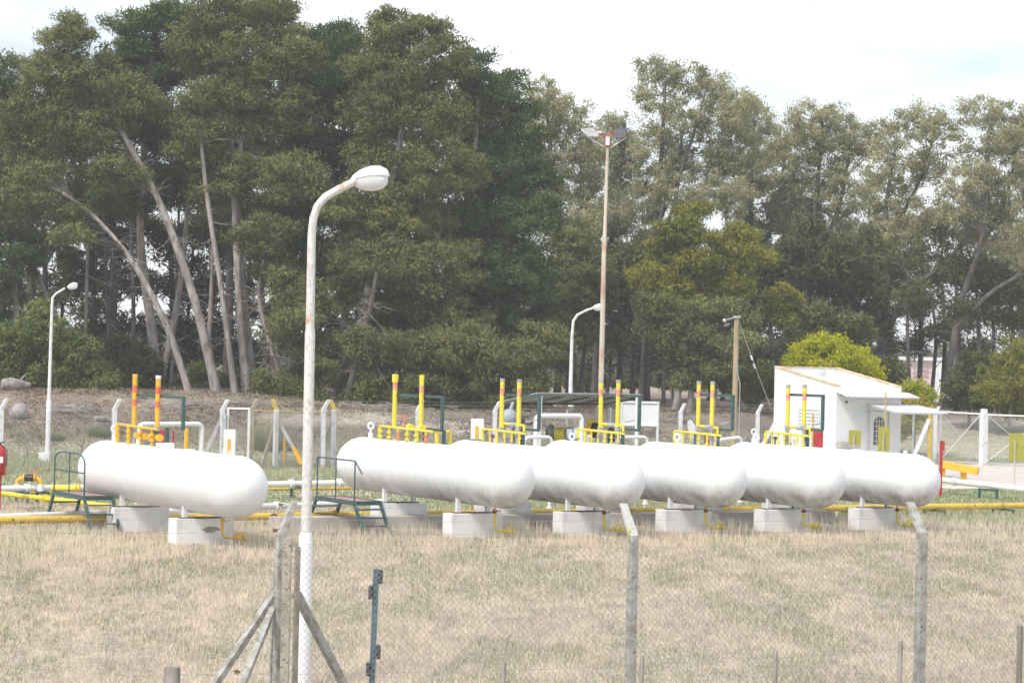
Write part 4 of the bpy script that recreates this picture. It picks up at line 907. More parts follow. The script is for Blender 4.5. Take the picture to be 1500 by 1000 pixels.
# ------------------------------------------------------------------ fire extinguisher, boxes, red cabinet
root = thing('fire_extinguisher', 'red fire extinguisher with white label at the left edge', 'fire extinguisher', (gp(2, 62)), None)
q = gp(1, 62); z0 = zat(0, 694, 62); z1 = zat(0, 652, 62)
MB().tube([q+UP*z0, q+UP*(z0+.03), q+UP*(z1-.12), q+UP*(z1-.03), q+UP*z1], [.13,.155,.155,.11,.05], 18).build('cylinder', M['red'], root, smooth=True)
MB().fbox(q+Vector((-.03,-.166,z1-.42)), (.15,.012,0), (0,.01,0), (0,0,.15)).build('label_plate', M['white'], root)
MB().tube([q+UP*z1, q+UP*(z1+.06)], .04, 8).bar(q+UP*(z1+.05)-R*.03, q+UP*(z1+.09)+R*.14, .03).build('valve_head', M['dark'], root, smooth=True)
MB().tube([q+UP*(z1+.02)+Vector((.05,-.05,0)), q+Vector((.20,-.08,z1-.1)), q+Vector((.19,-.08,z0+.2))], .014, 6).build('hose', M['black'], root, smooth=True)
MB().cbox(q+Vector((0,.17,z0/2)), (.05,0,0), (0,.05,0), (0,0,z0*1.0)).build('stand', M['red'], root)
MB().cbox(q+Vector((0,.05,z0-.02)), (.3,0,0), (0,.3,0), (0,0,.03)).build('shelf', M['red'], root)

def cabinet(name, label, cat, x0, x1, y0, y1, Y, m, post='white', dpt=.25, body='cabinet_body', door=None, grp=None):
    z1, z0 = zat(x0, y0, Y), zat(x0, y1, Y); a = P(x0, y0, Y).x; b = P(x1, y0, Y).x
    root = thing(name, label, cat, ((a+b)/2, Y, 0), grp)
    MB().fbox((a, Y, z0), (b-a, 0, 0), (0, dpt, 0), (0, 0, z1-z0)).build(body, M[m], root, bevel=.01)
    if door: MB().fbox((a+(b-a)*.34, Y-.012, z0+(z1-z0)*.02), ((b-a)*.28, 0, 0), (0, .01, 0), (0, 0, (z1-z0)*.62)).build('faded_stripe', M[door], root)
    MB().cbox(((a+b)/2, Y+dpt/2, z0/2), (.06,0,0), (0,.06,0), (0,0,z0)).build('post', M[post], root)
    return root
cabinet('white_cabinet', 'narrow white cabinet with orange stripe beside the small gate', 'cabinet', 328, 345, 629, 667, 72, 'white', door='orange_yellow')
cabinet('white_cabinet', 'white box with orange stripe left of the third tank\'s vent pipes', 'cabinet', 690, 709, 613, 643, 66, 'white', door='orange_yellow')
cabinet('red_cabinet', 'red box behind the leftmost tank\'s vent pipes', 'cabinet', 232, 243, 629, 648, 68, 'red', post='green')
o = origin(MB().tube([gp(245.5, 67.5), gp(245.5, 67.5)+UP*zat(245, 626, 67.5)], .06, 8).build('green_post', M['green'], None, True), gp(245.5, 67.5)); tag(o, 'short dark green post right beside the red box', 'post')
o = origin(MB().cbox(axp(TK[0], axt(TK[0], 232)-.2, TK[0]['z']+RT+.03, .1), R*.3, A*.35, UP*.12).build('white_box', M['white'], None, bevel=.01), axp(TK[0], 1, 2)); tag(o, 'small white box on top of the separate leftmost tank', 'box')
o = origin(MB().bar(gp(255, 71), gp(255, 71)+UP*zat(255, 631, 71), .04).build('red_rod', M['red'], None), gp(255, 71)); tag(o, 'thin red rod right of the red box', 'rod')
o = origin(MB().tube([gp(274, 71), gp(274, 71)+UP*zat(274, 627, 71)], .06, 8).build('yellow_post', M['orange_yellow'], None, True), gp(274, 71)); tag(o, 'yellow post framed by the white pipe loop at the left', 'post')
# ------------------------------------------------------------------ equipment under the corrugated shelter
def corr(mb, p00, U, V, n, amp, th):        # a corrugated sheet: waves across U, ridges along V
    U, V = Vector(U), Vector(V); N = U.cross(V).normalized(); N = N if N.z > 0 else -N
    K = n*4; v = []; f = []
    for i in range(K+1):
        o_ = Vector(p00)+U*(i/K)+N*amp*math.sin(2*math.pi*i/4)
        v += [o_, o_+V, o_+V-N*th, o_-N*th]
    for i in range(K):
        a, b = i*4, i*4+4
        f += [(a, a+1, b+1, b), (a+3, b+3, b+2, a+2), (a, b, b+3, a+3), (a+1, a+2, b+2, b+1)]
    f += [(0, 3, 2, 1), (K*4, K*4+1, K*4+2, K*4+3)]
    return mb.add(v, f)
root = thing('open_shelter', 'open shelter with corrugated roof on white posts over the pumps', 'shelter', gp(835, 81))
fl, fr_, bl, br = P(787,576.5,79), P(941,579,79), P(738,588.5,83.5), P(886,588.5,83.5)
mb = MB(); corr(mb, fl+UP*.03, fr_-fl, (bl-fl), 34, .022, .012); mb.build('corrugated_roof', M['corr'], root)
MB().bar(fl-UP*.04, fr_-UP*.04, .05).build('front_beam', M['dark'], root); MB().bar(bl-UP*.06, br-UP*.06, .08).build('rear_beam', M['dark'], root)
for k in range(5): MB().bar((fl.lerp(fr_, k/4))-UP*.07, (bl.lerp(br, k/4))-UP*.07, .05).build('rafter', M['dark'], root)
for k, x, r in ((0, 792, .06), (1, 934, .065)):
    q = fl.lerp(fr_, (x-787)/154); MB().tube([Vector((q.x, q.y, 0)), q-UP*.05], r, 10).build('post', M['post_white'], root, smooth=True)
for x, r in ((835, .085), (877, .11), (893, .07)):
    q = bl.lerp(br, (x-738)/148) if x < 886 else br; q = P(x, 590, 83); MB().tube([Vector((q.x, 83, 0)), Vector((q.x, 83, 2.5))], r, 10).build('post', M['post_white'], root, smooth=True)
root = thing('round_vessel', 'blue-grey round vessel with slanting spout behind the third tank\'s vent pipes', 'vessel', gp(747, 80))
c = P(746, 611, 80); MB().ball(c, .27, 16, sx=1.05).build('vessel_shell', M['bluegrey'], root, smooth=True)
MB().tube([c+UP*.15, P(752, 589, 80)], .055, 8).build('spout', M['galv'], root, smooth=True)
for dx in (-.15, .15): MB().tube([Vector((c.x+dx, 80, 0)), c+Vector((dx, 0, -.2))], .03, 6).build('leg', M['dark'], root, smooth=True)
root = thing('hand_pump', 'black standpipe with looped handle beside the round vessel', 'pump', gp(766, 74))
MB().tube([gp(766,74), P(766,612,74)], .05, 8).build('standpipe', M['black'], root, smooth=True)
MB().tube([P(766,616,74), P(766,611,74), P(773,610,74), P(774,613,74)], .018, 6).tube([P(767,620,74), P(778,621,74), P(780,616,74), P(777,613,74)], .018, 6).build('handle', M['black'], root, smooth=True)
def machine(label, x0, x1, y0, Y, cm, pm):
    a, b = P(x0, y0, Y), P(x1, y0, Y); z = a.z
    root = thing('pump_unit', label, 'pump', ((a.x+b.x)/2, Y, 0), 'pumps under the corrugated shelter')
    MB().cbox(((a.x+b.x)/2, Y, .3), (b.x-a.x, 0, 0), (0, .5, 0), (0, 0, .6)).build('plinth', M['slab'], root)
    MB().tube([(a.x+.05, Y, z-.25), (b.x-.25, Y, z-.25)], .2, 14).build('motor', M[cm], root, smooth=True)
    MB().tube([(b.x-.25, Y, z-.25), (b.x-.2, Y, z-.25), (b.x, Y, z-.25)], [.09,.24,.24], 14).build('pump_head', M[pm], root, smooth=True)
    MB().tube([(b.x-.1, Y, z-.2), (b.x-.1, Y, z+.02)], .06, 8).build('outlet', M[cm], root, smooth=True)
    for x in (a.x+.12, b.x-.35): MB().cbox((x, Y, .68), (.1,0,0), (0,.3,0), (0,0,.2)).build('bracket', M['dark'], root)
machine('dark green pump behind the left shelter post', 797, 812, 622, 80, 'green', 'dark')
machine('yellow pump with dark head in the middle of the shelter', 808, 838, 624, 82, 'lemon', 'bluegrey')
machine('blue-grey pump behind the thick white pipe loop', 828, 850, 625, 79, 'bluegrey', 'galv')
machine('black-headed yellow pump right of the thick white pipe loop', 858, 877, 618, 80.5, 'orange_yellow', 'black')
machine('dark green pump right of the rusty mast\'s foot', 888, 902, 624, 80, 'green', 'dark')
root = thing('control_box', 'small yellow control box above the pumps', 'box', gp(865, 81)); a = P(860,614,81)
MB().fbox(a, (.24,0,0), (0,.15,0), (0,0,-.22)).build('box_body', M['lemon'], root); MB().bar((a.x+.12, 81.1, 0), (a.x+.12, 81.1, a.z-.2), .05).build('post', M['dark'], root)
# white notice board
root = thing('notice_board', 'large blank white board on posts right of the shelter', 'board', gp(938, 84))
a, b, c_, d_ = P(911,589,84), P(964,590,84), P(911,622,84), P(964,624,84)
MB().fbox((a.x, 84, c_.z), (b.x-a.x, 0, 0), (0, .03, 0), (0, 0, a.z-c_.z)).build('panel', M['board'], root)
for x in (a.x, b.x): MB().bar((x, 84, 0), (x, 84, a.z+.05), .06).build('post', M['white'], root)
MB().bar((a.x, 83.98, a.z+.02), (b.x, 83.98, a.z+.02), .06).build('top_rail', M['white'], root); MB().bar((a.x, 83.98, c_.z), (b.x, 83.98, c_.z), .05).build('bottom_rail', M['white'], root)
# leaning dish
root = thing('dish', 'tilted white oval dish beside the fifth tank\'s vent pipes', 'dish', gp(1014, 72)); c = P(1014, 629, 72)
mb = MB(); v = [c]; nn = 20; ax1 = Vector((.28,-.4,.8)).normalized(); ax2 = Vector((.28,.9,.1)).normalized(); nrm = ax1.cross(ax2).normalized()
ring = [c+Vector((-.10*math.cos(2*math.pi*k/nn)+.09*math.sin(2*math.pi*k/nn)*-1, .18*math.cos(2*math.pi*k/nn), .27*math.sin(2*math.pi*k/nn))) for k in range(nn)]
v += ring+[p+Vector((.02,.03,0)) for p in ring]+[c+Vector((.03,.05,0))]
mb.add(v, [(0,1+k,1+(k+1) % nn) for k in range(nn)]+[(1+k,1+nn+k,1+nn+(k+1) % nn,1+(k+1) % nn) for k in range(nn)]+[(2*nn+1,1+nn+(k+1) % nn,1+nn+k) for k in range(nn)]); mb.build('reflector', M['white'], root, smooth=True)
MB().tube([gp(1016, 72.1), c+Vector((.03,.08,-.1))], .03, 6).build('mast', M['galv'], root)
cabinet('red_cabinet', 'small red box under the fifth tank\'s green bracket', 'cabinet', 1033, 1041, 643, 656, 68, 'red', post='dark', grp=None)

# ------------------------------------------------------------------ rear fence with bent posts
def bent_post(parent, base, h, lean, w, m, tipm=None, arm=.42, name='post', base_extra=.2):
    b = Vector(base); k = b+UP*(h-arm*.85); t = k+Vector(lean)+UP*arm*.85
    side = R
    mb = MB(); s = w/2
    def ring(c, q): return [c-R*q-A*q, c+R*q-A*q, c+R*q+A*q, c-R*q+A*q]
    v = ring(b-UP*base_extra, s*1.06)+ring(k, s)+ring(t, s*.8)
    f = [(0,3,2,1),(8,9,10,11)]
    for i in (0, 4):
        for j in range(4): f.append((i+j, i+(j+1) % 4, i+4+(j+1) % 4, i+4+j))
    mb.mat(0); mb.add(v[:8], [(0,3,2,1)]+f[2:6]); mb.mat(1 if tipm else 0)
    mb.add(v[4:], [(4,5,6,7)]+[(j, (j+1) % 4, 4+(j+1) % 4, 4+j) for j in range(4)])
    o = mb.build(name, [M[m], M[tipm]] if tipm else [M[m], M[m]], parent, bevel=.012)
    return k, t
def wires(parent, pts, r, m, name='barbed_wire', sag=.03, barbs=False, seg=6):
    for i in range(len(pts)-1):
        pass
    path = []
    for i in range(len(pts)-1):
        for k in range(seg):
            t = k/seg; q = Vector(pts[i]).lerp(Vector(pts[i+1]), t); q.z -= sag*4*t*(1-t); path.append(q)
    path.append(Vector(pts[-1])); mb = MB().tube(path, r, 4, cap=False)
    if barbs:
        for i in range(len(path)-1):
            L_ = (path[i+1]-path[i]).length; n = max(1, int(L_/.13))
            for k in range(n):
                q = path[i].lerp(path[i+1], (k+.5)/n); a = random.uniform(0, 3.14); dd = Vector((math.cos(a)*.3, .2, math.sin(a)))*.022
                mb.tube([q-dd, q+dd], r*.9, 3, cap=False)
    mb.build(name, M[m], parent)
def mesh_panel(mb, p0, p1, z0, z1, sp, r):
    """straight crossing wires of a chain-link panel between two posts"""
    p0, p1 = Vector(p0), Vector(p1); Ln = (p1-p0).length; d = (p1-p0)/Ln; H = z1-z0; n = d.cross(UP)
    for sg in (1, -1):
        s = -H
        while s < Ln:
            a, b = s, s+H; za, zb = (0, H) if sg > 0 else (H, 0)
            ta = max(0, -a/H) if a < 0 else 0; tb = min(1, (Ln-a)/H)
            if tb > ta:
                qa = p0+d*(a+H*ta)+UP*(z0+za+(zb-za)*ta)+n*(.002*sg); qb = p0+d*(a+H*tb)+UP*(z0+za+(zb-za)*tb)+n*(.002*sg)
                mb.tube([qa, qb], r, 3, cap=False)
            s += sp*1.414
fr = thing('rear_fence', 'chain-link fence on bent posts with barbed wire behind the tanks', 'fence', gp(480, 89))
BP = [(-60,79,'post_white',None,1), (2,80,'post_white',None,1), (168,83,'post_white',None,1), (326,86,'post_white',None,1), (369,87,'post_olive','post_olive',1), (474,89.5,'post_white',None,1), (612,92,'post_white',None,1), (725,94,'post_white',None,1), (833,96,'post_white',None,1), (997,99,'post_white',None,1), (1110,101,'post_white',None,1), (1370,106,'post_white',None,1)]
tops = []; kn = []
for x, Y, m, tm, sg in BP:
    q = gp(x, Y); q.z = tz(q.x, q.y) if Y < 90 else 0
    k, t = bent_post(fr, q, 2.42, (.17*sg, .02, 0), .14, m, tm); tops.append((k, t)); kn.append(k)
for j in range(3):
    wires(fr, [k.lerp(t, .25+.33*j) for k, t in tops], .006, 'wire_far', sag=.02, seg=3)
mb = MB()
for i in range(len(kn)-1):
    if i == 3: continue
    mesh_panel(mb, Vector((kn[i].x, kn[i].y, 0)), Vector((kn[i+1].x, kn[i+1].y, 0)), .03, kn[i].z-.05, .075, .0052)
struct(mb.build('chain_link', M['wire_far'], fr), 'stuff')
# brace posts
for x0, y0, x1, y1, Y, m in ((327,608,302,662,86,'post_white'), (1142,608,1116,652,101,'post_white')):
    MB().bar(P(x0, y0, Y), P(x1, y1, Y), .13).build('brace', M[m], fr)
# inner yellow-topped fence bay
f2 = thing('inner_fence', 'short fence bay with two yellow-topped posts behind the curved lamp post', 'fence', gp(447, 88))
for x, Y in ((405,88.3), (489.5,90.3)):
    q = gp(x, Y); bent_post(f2, q, 2.42, (-.14, 0, 0), .15, 'post_white', 'post_yellow')
MB().tube([P(372,601,88), P(405,602,88.3), P(489,605,90.3)], .022, 5).build('top_wire', M['post_yellow'], f2)
MB().bar(P(410,620,88.5), P(442,678,88.5), .12).build('brace', M['post_white'], f2); MB().bar(P(430,655,88.3), P(442,679,88.3), .13).build('brace', M['orange_yellow'], f2)
MB().bar(P(402,625,88.6), P(384,680,88.6), .1).build('brace', M['post_olive'], f2); MB().bar(P(487,612,90.6), P(466,673,90.6), .11).build('brace', M['post_olive'], f2)
mb = MB(); mesh_panel(mb, gp(405,88.3), gp(489.5,90.3), .03, 2.05, .075, .0052); struct(mb.build('chain_link', M['wire_far'], f2), 'stuff')
# small gate
gt = thing('small_gate', 'small white-framed wire gate left of the yellow-topped posts', 'gate', gp(350, 86))
za, zb = zat(350, 598, 86), .1; xa, xb = gp(334, 86).x, gp(365, 86).x
fm = MB().bar((xa,86,zb), (xa,86,za), .06).bar((xb,86,zb), (xb,86,za), .06).bar((xa-.03,86,za), (xb+.03,86,za), .06).bar((xa+.03,86,zb), (xb-.03,86,zb), .06); fm.build('gate_frame', M['white'], gt)
MB().tube([(xa,86,za),((xa+xb)/2,86,.9),(xb,86,za)], .012, 5).build('tie_rod', M['galv'], gt); MB().tube([((xa+xb)/2,86,.9),(xb,86,zb)], .012, 5).build('tie_rod', M['galv'], gt)
mb = MB(); mesh_panel(mb, (xa,86.01,0), (xb,86.01,0), zb, za, .075, .0052); struct(mb.build('chain_link', M['wire_far'], gt), 'stuff')
MB().cbox((xa-.1,85.9,1.4), (.12,0,0), (0,.1,0), (0,0,1.1)).build('gate_latch', M['galv'], gt)
# far broken pump in the grass
root = thing('old_meter', 'yellow and dark pipe fitting behind the first yellow-topped post', 'meter', gp(418, 92)); q = gp(418, 92)
MB().tube([q, q+UP*1.15], .05, 8).tube([q+UP*.55, q+UP*.55+Vector((.5,0,0)), q+Vector((.5,0,0))], .045, 8).build('pipe', M['orange_yellow'], root, smooth=True)
MB().tube([q+Vector((-.02,0,1.05)), q+Vector((-.02,0,1.35))], .09, 8).tube([q+Vector((.1,0,.6)), q+Vector((.45,0,.6))], .11, 8).build('meter_body', M['dark'], root, smooth=True)

# ------------------------------------------------------------------ white building
H0 = gp(1225, 92.0)
def h(a, b, z): return H0 + R*a - A*b + UP*z
bd = thing('utility_building', 'small white building with sloping parapet roof and arched-window door', 'building', h(1.4, 2, 0))
W_, D2 = 2.95, 3.95; zf, zb = 3.28, 3.92; tk = .18
def wallslab(mb, a0, b0, a1, b1, zt0, zt1, th):
    p, q = h(a0, b0, -.1), h(a1, b1, -.1); d = (q-p).normalized(); n = UP.cross(d)*th
    v = [p, q, q+n, p+n]; t0 = UP*(zt0+.1); t1 = UP*(zt1+.1)
    mb.add(v+[p+t0, q+t1, q+n+t1, p+n+t0], [(0,3,2,1),(4,5,6,7),(0,1,5,4),(1,2,6,5),(2,3,7,6),(3,0,4,7)])
mb = MB(); wallslab(mb, 0, D2, 0, 0, zb, zf, tk); mb.build('left_wall', M['wall'], bd)
mb = MB(); wallslab(mb, W_-.0, 0.0, W_, D2, zf, zb, tk); mb.build('right_wall', M['wall'], bd)
mb = MB(); wallslab(mb, W_-tk-.002, D2, tk+.002, D2, zb, zb, tk); mb.build('rear_wall', M['wall'], bd)
# front wall with a door opening
dx0, dx1, dz = 1.52, 2.42, 2.42
mb = MB()
mb.fbox(h(tk+.002, 0, -.1), R*(dx0-tk-.002), -A*tk, UP*3.05).fbox(h(dx1, 0, -.1), R*(W_-tk-.002-dx1), -A*tk, UP*3.05).fbox(h(dx0, .0, dz), R*(dx1-dx0), -A*tk, UP*(2.95-dz)).build('front_wall', M['wall'], bd)
for args in ((0,D2,0,0,zb,zf,'l'), (W_,0,W_,D2,zf,zb,'r')):
    a0, b0, a1, b1, t0, t1, k = args; p, q = h(a0, b0, t0+.001), h(a1, b1, t1+.001); d = (q-p); n = UP.cross(d).normalized()
    MB().fbox(p-n*.02, d, n*(tk+.04), UP*.05).build('coping', M['coping'], bd)
MB().fbox(h(tk+.03, D2-tk-.02, zb+.001), R*(W_-2*tk-.06), -A*(tk+.04), UP*.05).build('coping', M['coping'], bd)
p = h(tk+.005, D2-tk-.005, 3.62); q = h(tk+.005, -.01, 3.05); rw = W_-2*tk-.01
mb = MB(); corr(mb, p, R*rw, q-p, 10, .012, .02); mb.build('sheet_roof', M['sheet'], bd)
e0 = h(-.06, -.02, 3.10); mb = MB(); corr(mb, e0, R*(W_+.35), (h(-.06, -.72, 2.93)-e0), 12, .010, .02); mb.build('eave_sheet', M['sheet'], bd)
MB().bar(h(-.04, -.70, 2.90), h(W_+.27, -.70, 2.90), .04).build('eave_beam', M['galv'], bd)
dr = MB().fbox(h(dx0+.03, .05, 0), R*(dx1-dx0-.06), -A*.05, UP*(dz-.03)).build('door', M['white'], bd)
MB().fbox(h(dx0, .02, 0), R*.04, -A*.1, UP*dz).fbox(h(dx1-.04, .02, 0), R*.04, -A*.1, UP*dz).fbox(h(dx0+.04, .02, dz-.04), R*(dx1-dx0-.08), -A*.1, UP*.04).build('door_frame', M['galv'], dr)
cx, cz, rw_ = (dx0+dx1)/2+.02, 1.95, .24; v = [h(cx-rw_, .04, 1.15), h(cx+rw_, .04, 1.15)]+[h(cx+rw_*math.cos(a), .04, cz+rw_*math.sin(a)) for a in [math.pi*k/12 for k in range(13)]]
nv = len(v); MB().add(v+[p_ - A*.012 for p_ in v], [tuple(range(nv)), tuple(range(2*nv-1, nv-1, -1))]+[(k,(k+1) % nv,nv+(k+1) % nv,nv+k) for k in range(nv)]).build('door_window', M['glass'], dr)
bars = MB()
for k in range(3): bars.bar(h(cx-rw_+.12+.12*k, .034, 1.15), h(cx-rw_+.12+.12*k, .034, cz+.2), .022)
for z in (1.3,1.48,1.66,1.84,2.02): bars.bar(h(cx-rw_, .026, z), h(cx+rw_, .026, z), .022)
bars.build('window_bars', M['white'], dr)
MB().fbox(h(.75, -.012, 2.12), R*.72, -A*.01, UP*.42).build('faded_notice', mat('faded_blue_notice', (.66,.73,.78), (.76,.78,.79), 9, .7), bd)
MB().ball(h(.42, -.05, 2.72), .05, 8).build('wall_lamp', M['dark'], bd)
MB().cbox(h(1.9, -.3, 2.9), R*.14, A*.14, UP*.06).build('eave_lamp', M['dark'], bd)
MB().fbox(h(.05, -.25, 1.05), R*.9, -A*.22, UP*.22).build('meter_box', M['slab'], bd)
# grille and fittings on the left wall
g = MB()
for k in range(6): g.bar(h(-.03, 1.0, 1.75+.13*k), h(-.03, 2.3, 1.75+.13*k), .02)
for k in range(4): g.bar(h(-.045, 1.0+.43*k, 1.70), h(-.045, 1.0+.43*k, 2.45), .02)
g.build('window_grille', M['white'], bd)
# door canopy on posts
cn = thing('door_canopy', 'low sheet canopy on thin posts over the building\'s door', 'canopy', h(2.6, -.9, 0))
k0, k1, k2, k3 = h(1.28, -.03, 2.66), h(1.28, -1.95, 2.40), h(3.2, -1.95, 2.40), h(3.2, -.03, 2.66)
k1, k2 = P(1312,603.5,90.2), P(1381,604.5,91.1); k0, k3 = P(1269.5,590.5,92.3), P(1345,592.5,93.4)
mb = MB(); corr(mb, k0, k3-k0, k1-k0, 9, .010, .02); mb.build('canopy_sheet', M['sheet'], cn)
MB().bar(k1-UP*.05, k2-UP*.05, .05).bar(k0-UP*.06, k1-UP*.06, .04).bar(k3-UP*.06, k2-UP*.06, .04).build('canopy_frame', M['galv'], cn)
for q in (k0+R*.05+A*.05, k2-R*.1, k1.lerp(k2, .38)): MB().bar((q.x, q.y, 0), (q.x, q.y, q.z-.07), .055).build('canopy_post', M['galv'], cn)
# thin rod in front of building
o = origin(MB().tube([gp(1297, 84), P(1297.5,573,84)], .022, 6).build('tall_rod', M['post_yellow'], None, True), gp(1297, 84)); tag(o, 'tall thin yellowish rod rising past the building\'s eave', 'rod')
o = origin(MB().tube([gp(1191, 84), P(1191,606,84)], .035, 6).build('short_rod', M['post_yellow'], None, True), gp(1191, 84)); tag(o, 'short yellowish rod before the building\'s left wall', 'rod')
cabinet('red_cabinet', 'red box before the building\'s left wall behind the rightmost vent pipes', 'cabinet', 1192, 1206, 628, 655, 84, 'red', post='dark')
def sign(label, x0, x1, y0, y1, xp, yb, Y):
    a, b = P(x0, y0, Y), P(x1, y0, Y); z0 = zat(x0, y1, Y)
    root = thing('back_of_sign', label, 'sign', gp(xp, Y), 'olive-yellow signs seen from behind')
    MB().fbox((a.x, Y, z0), (b.x-a.x, .05, 0), (0, .02, 0), (0, 0, a.z-z0)).build('panel', M['olive'], root)
    q = gp(xp, Y-.04); MB().bar(q, q+UP*(z0+(a.z-z0)*.72), .035).build('post', M['rust'], root)
sign('square olive-yellow sign panel left of the building\'s door', 1243.5, 1262, 629.5, 651, 1252, 0, 82)
sign('tall olive-yellow sign panel in front of the building\'s door', 1286.5, 1304, 625.5, 660.5, 1295, 0, 83)
sign('largest olive-yellow sign panel on a thin post at the right edge', 1478.5, 1508, 634, 675, 1488, 0, G(1488,714).y)
# right main gate
Yg = 105.5
gr = thing('double_gate', 'wide white double gate with crossed braces right of the building', 'gate', gp(1440, Yg))
def leaf(xa, xb, ya, yb_, Ya, Yb, post):
    a, b = gp(xa, Ya), gp(xb, Yb); ha, hb = zat(xa, ya, Ya), zat(xb, yb_, Yb)
    MB().bar(a+UP*ha, b+UP*hb, .06).build('top_rail', M['post_white'], gr)
    MB().bar(a+UP*.12, b+UP*.12, .06).build('bottom_rail', M['galv'], gr)
    for q, hh in ((a, ha), (b, hb)): MB().bar(q+UP*.0, q+UP*hh, .075).build('stile', M['white'], gr)
    MB().bar(a+UP*ha, b+UP*.15, .03).build('diagonal_brace', M['galv'], gr); MB().bar(a+UP*.15-Vector((0,.03,0)), b+UP*hb-Vector((0,.03,0)), .028).build('diagonal_brace', M['post_white'], gr)
    mb = MB(); mesh_panel(mb, a+Vector((0,.05,0)), b+Vector((0,.05,0)), .1, ha, .09, .0052); struct(mb.build('chain_link', M['wire_far'], gr), 'stuff')
leaf(1378, 1437, 602.5, 606, 106, Yg, True); leaf(1446, 1530, 607, 610, Yg, 104.5, True)
for x, Y, y, m, w in ((1441.5, Yg, 598.5, 'post_white', .2), (1370, 106, 598, 'post_white', .14), (1363, 105, 596, 'post_yellow', .12)):
    q = gp(x, Y); MB().bar(q-UP*.1, q+UP*zat(x, y, Y), w).build('gate_post', M[m], gr)
MB().bar(P(1361,614,105), P(1338,668,105), .15).build('brace', M['post_white'], gr)
# yellow guard rail on the pipe, red post
q = G(1411, 709); root = thing('yellow_barrier', 'thick yellow timber barrier on one leg beside the rightmost tank', 'barrier', q)
a, b = P(1378, 679, q.y+.2), P(1433, 690, q.y-.4); MB().bar(a, b, .24, .26).build('rail', M['orange_yellow'], root, bevel=.01)
MB().bar(q-UP*.05, Vector((q.x, q.y, P(1411,689,q.y).z)), .15).build('leg', M['orange_yellow'], root); q2 = gp(1382, q.y+.2); MB().bar(q2, q2+UP*(a.z-.1), .15).build('leg', M['orange_yellow'], root)
q = gp(1380, 80); root = thing('red_post', 'red post with a small red flag-like plate right of the rightmost tank', 'post', q)
MB().bar(q, Vector((q.x, 80, zat(1380,645,80))), .075).build('post', M['red'], root); MB().fbox((q.x+.04, 80, zat(1380,660,80)), (.07,0,0), (0,.05,0), (0,0,.3)).build('plate', M['red'], root)

# ------------------------------------------------------------------ lamps, mast, wooden pole
def lamp(label, d, pts, rads, m, head, hl, hd, base=None, grp='street lamps', steps=()):
    b = P(pts[0][0], pts[0][1], d); root = thing('street_lamp', label, 'street lamp', (b.x, d, 0), grp)
    pp = [P(x, y, d) for x, y in pts]; pp[0].z = -.1
    MB().tube(pp, rads, 14).build('pole', M[m], root, smooth=True)
    for (x0, y0, x1, y1, r, mm) in steps:
        p, q = P(x0, y0, d), P(x1, y1, d)
        if y0 > 900: p.z = -.1
        k = q.lerp(p, .04/max(.1,(q-p).length)*1.5); MB().tube([p, k, q], [r, r, r*.82], 14).build('sleeve', M[mm], root, smooth=True)
    # cobra-head: lofted housing along hd
    c = P(head[0], head[1], d); dx = Vector(hd).normalized(); up = (UP-dx*UP.dot(dx)).normalized(); sd = dx.cross(up)
    prof = [(-.5,.12,.06,.0),(-.42,.30,.12,.01),(-.2,.46,.20,.03),(.05,.5,.24,.04),(.3,.46,.22,.03),(.45,.32,.15,.01),(.5,.12,.07,0)]
    def loft(lo, hi, name, mm, sc=1, zoff=0):
        v = []; f = []; n = 16
        for s, w, hgt, zo in prof:
            for k in range(n):
                a = 2*math.pi*k/n; z = math.sin(a)*hgt*(hi if math.sin(a) > 0 else lo)
                v.append(c+dx*(s*hl*sc)+sd*(math.cos(a)*w*hl*.55*sc)+up*((z+zo+zoff)*hl*.95))
        for i in range(len(prof)-1):
            for k in range(n): f.append((i*n+k, i*n+(k+1) % n, (i+1)*n+(k+1) % n, (i+1)*n+k))
        f.append(tuple(range(n))); f.append(tuple((len(prof)-1)*n+k for k in range(n-1, -1, -1)))
        MB().add(v, f).build(name, M[mm], root, smooth=True)
    loft(.25, 1.15, 'lamp_housing', 'lamp_white'); loft(1.5, .2, 'lamp_bowl', 'board', .9, -.03)
    return root
lamp('nearest street lamp, mottled curved post with big white head', 31, [(444,1010),(449,790),(454,490),(456.5,345),(459,320),(465,302),(476,289),(495,278),(525,263)],
     [.085,.058,.055,.052,.05,.05,.05,.05,.048], 'mottled', (542,261), .50, (.92,-.35,.13), steps=[(444,1010,448.5,779,.088,'white'),(448.5,779,454.3,480,.064,'mottled')])
# clamp collar where the head meets its arm
lamp('street lamp at the far left on a square concrete footing', 90, [(69.5,672),(72,580),(76,450),(77,436),(82,430),(95,422)], [.075,.065,.048,.042,.038,.035], 'post_white', (106,419), .40, (.95,-.2,.3), steps=[(69.5,672,72,585,.09,'white')])
q = gp(68, 90); o = origin(MB().cbox(q+UP*.1-Vector((.02,0,0)), (.38,0,0), (0,.36,0), (0,0,.42)).build('lamp_footing', M['block'], None, bevel=.02), q); tag(o, 'square concrete footing under the far-left street lamp', 'footing')
lamp('street lamp with long arm in the middle, its post behind the shelter', 100, [(834,660),(836,560),(838,490),(840,470),(846,461),(860,454),(869,451)], [.09,.08,.06,.055,.05,.045,.04], 'post_white', (876,450), .46, (.95,-.2,.15))
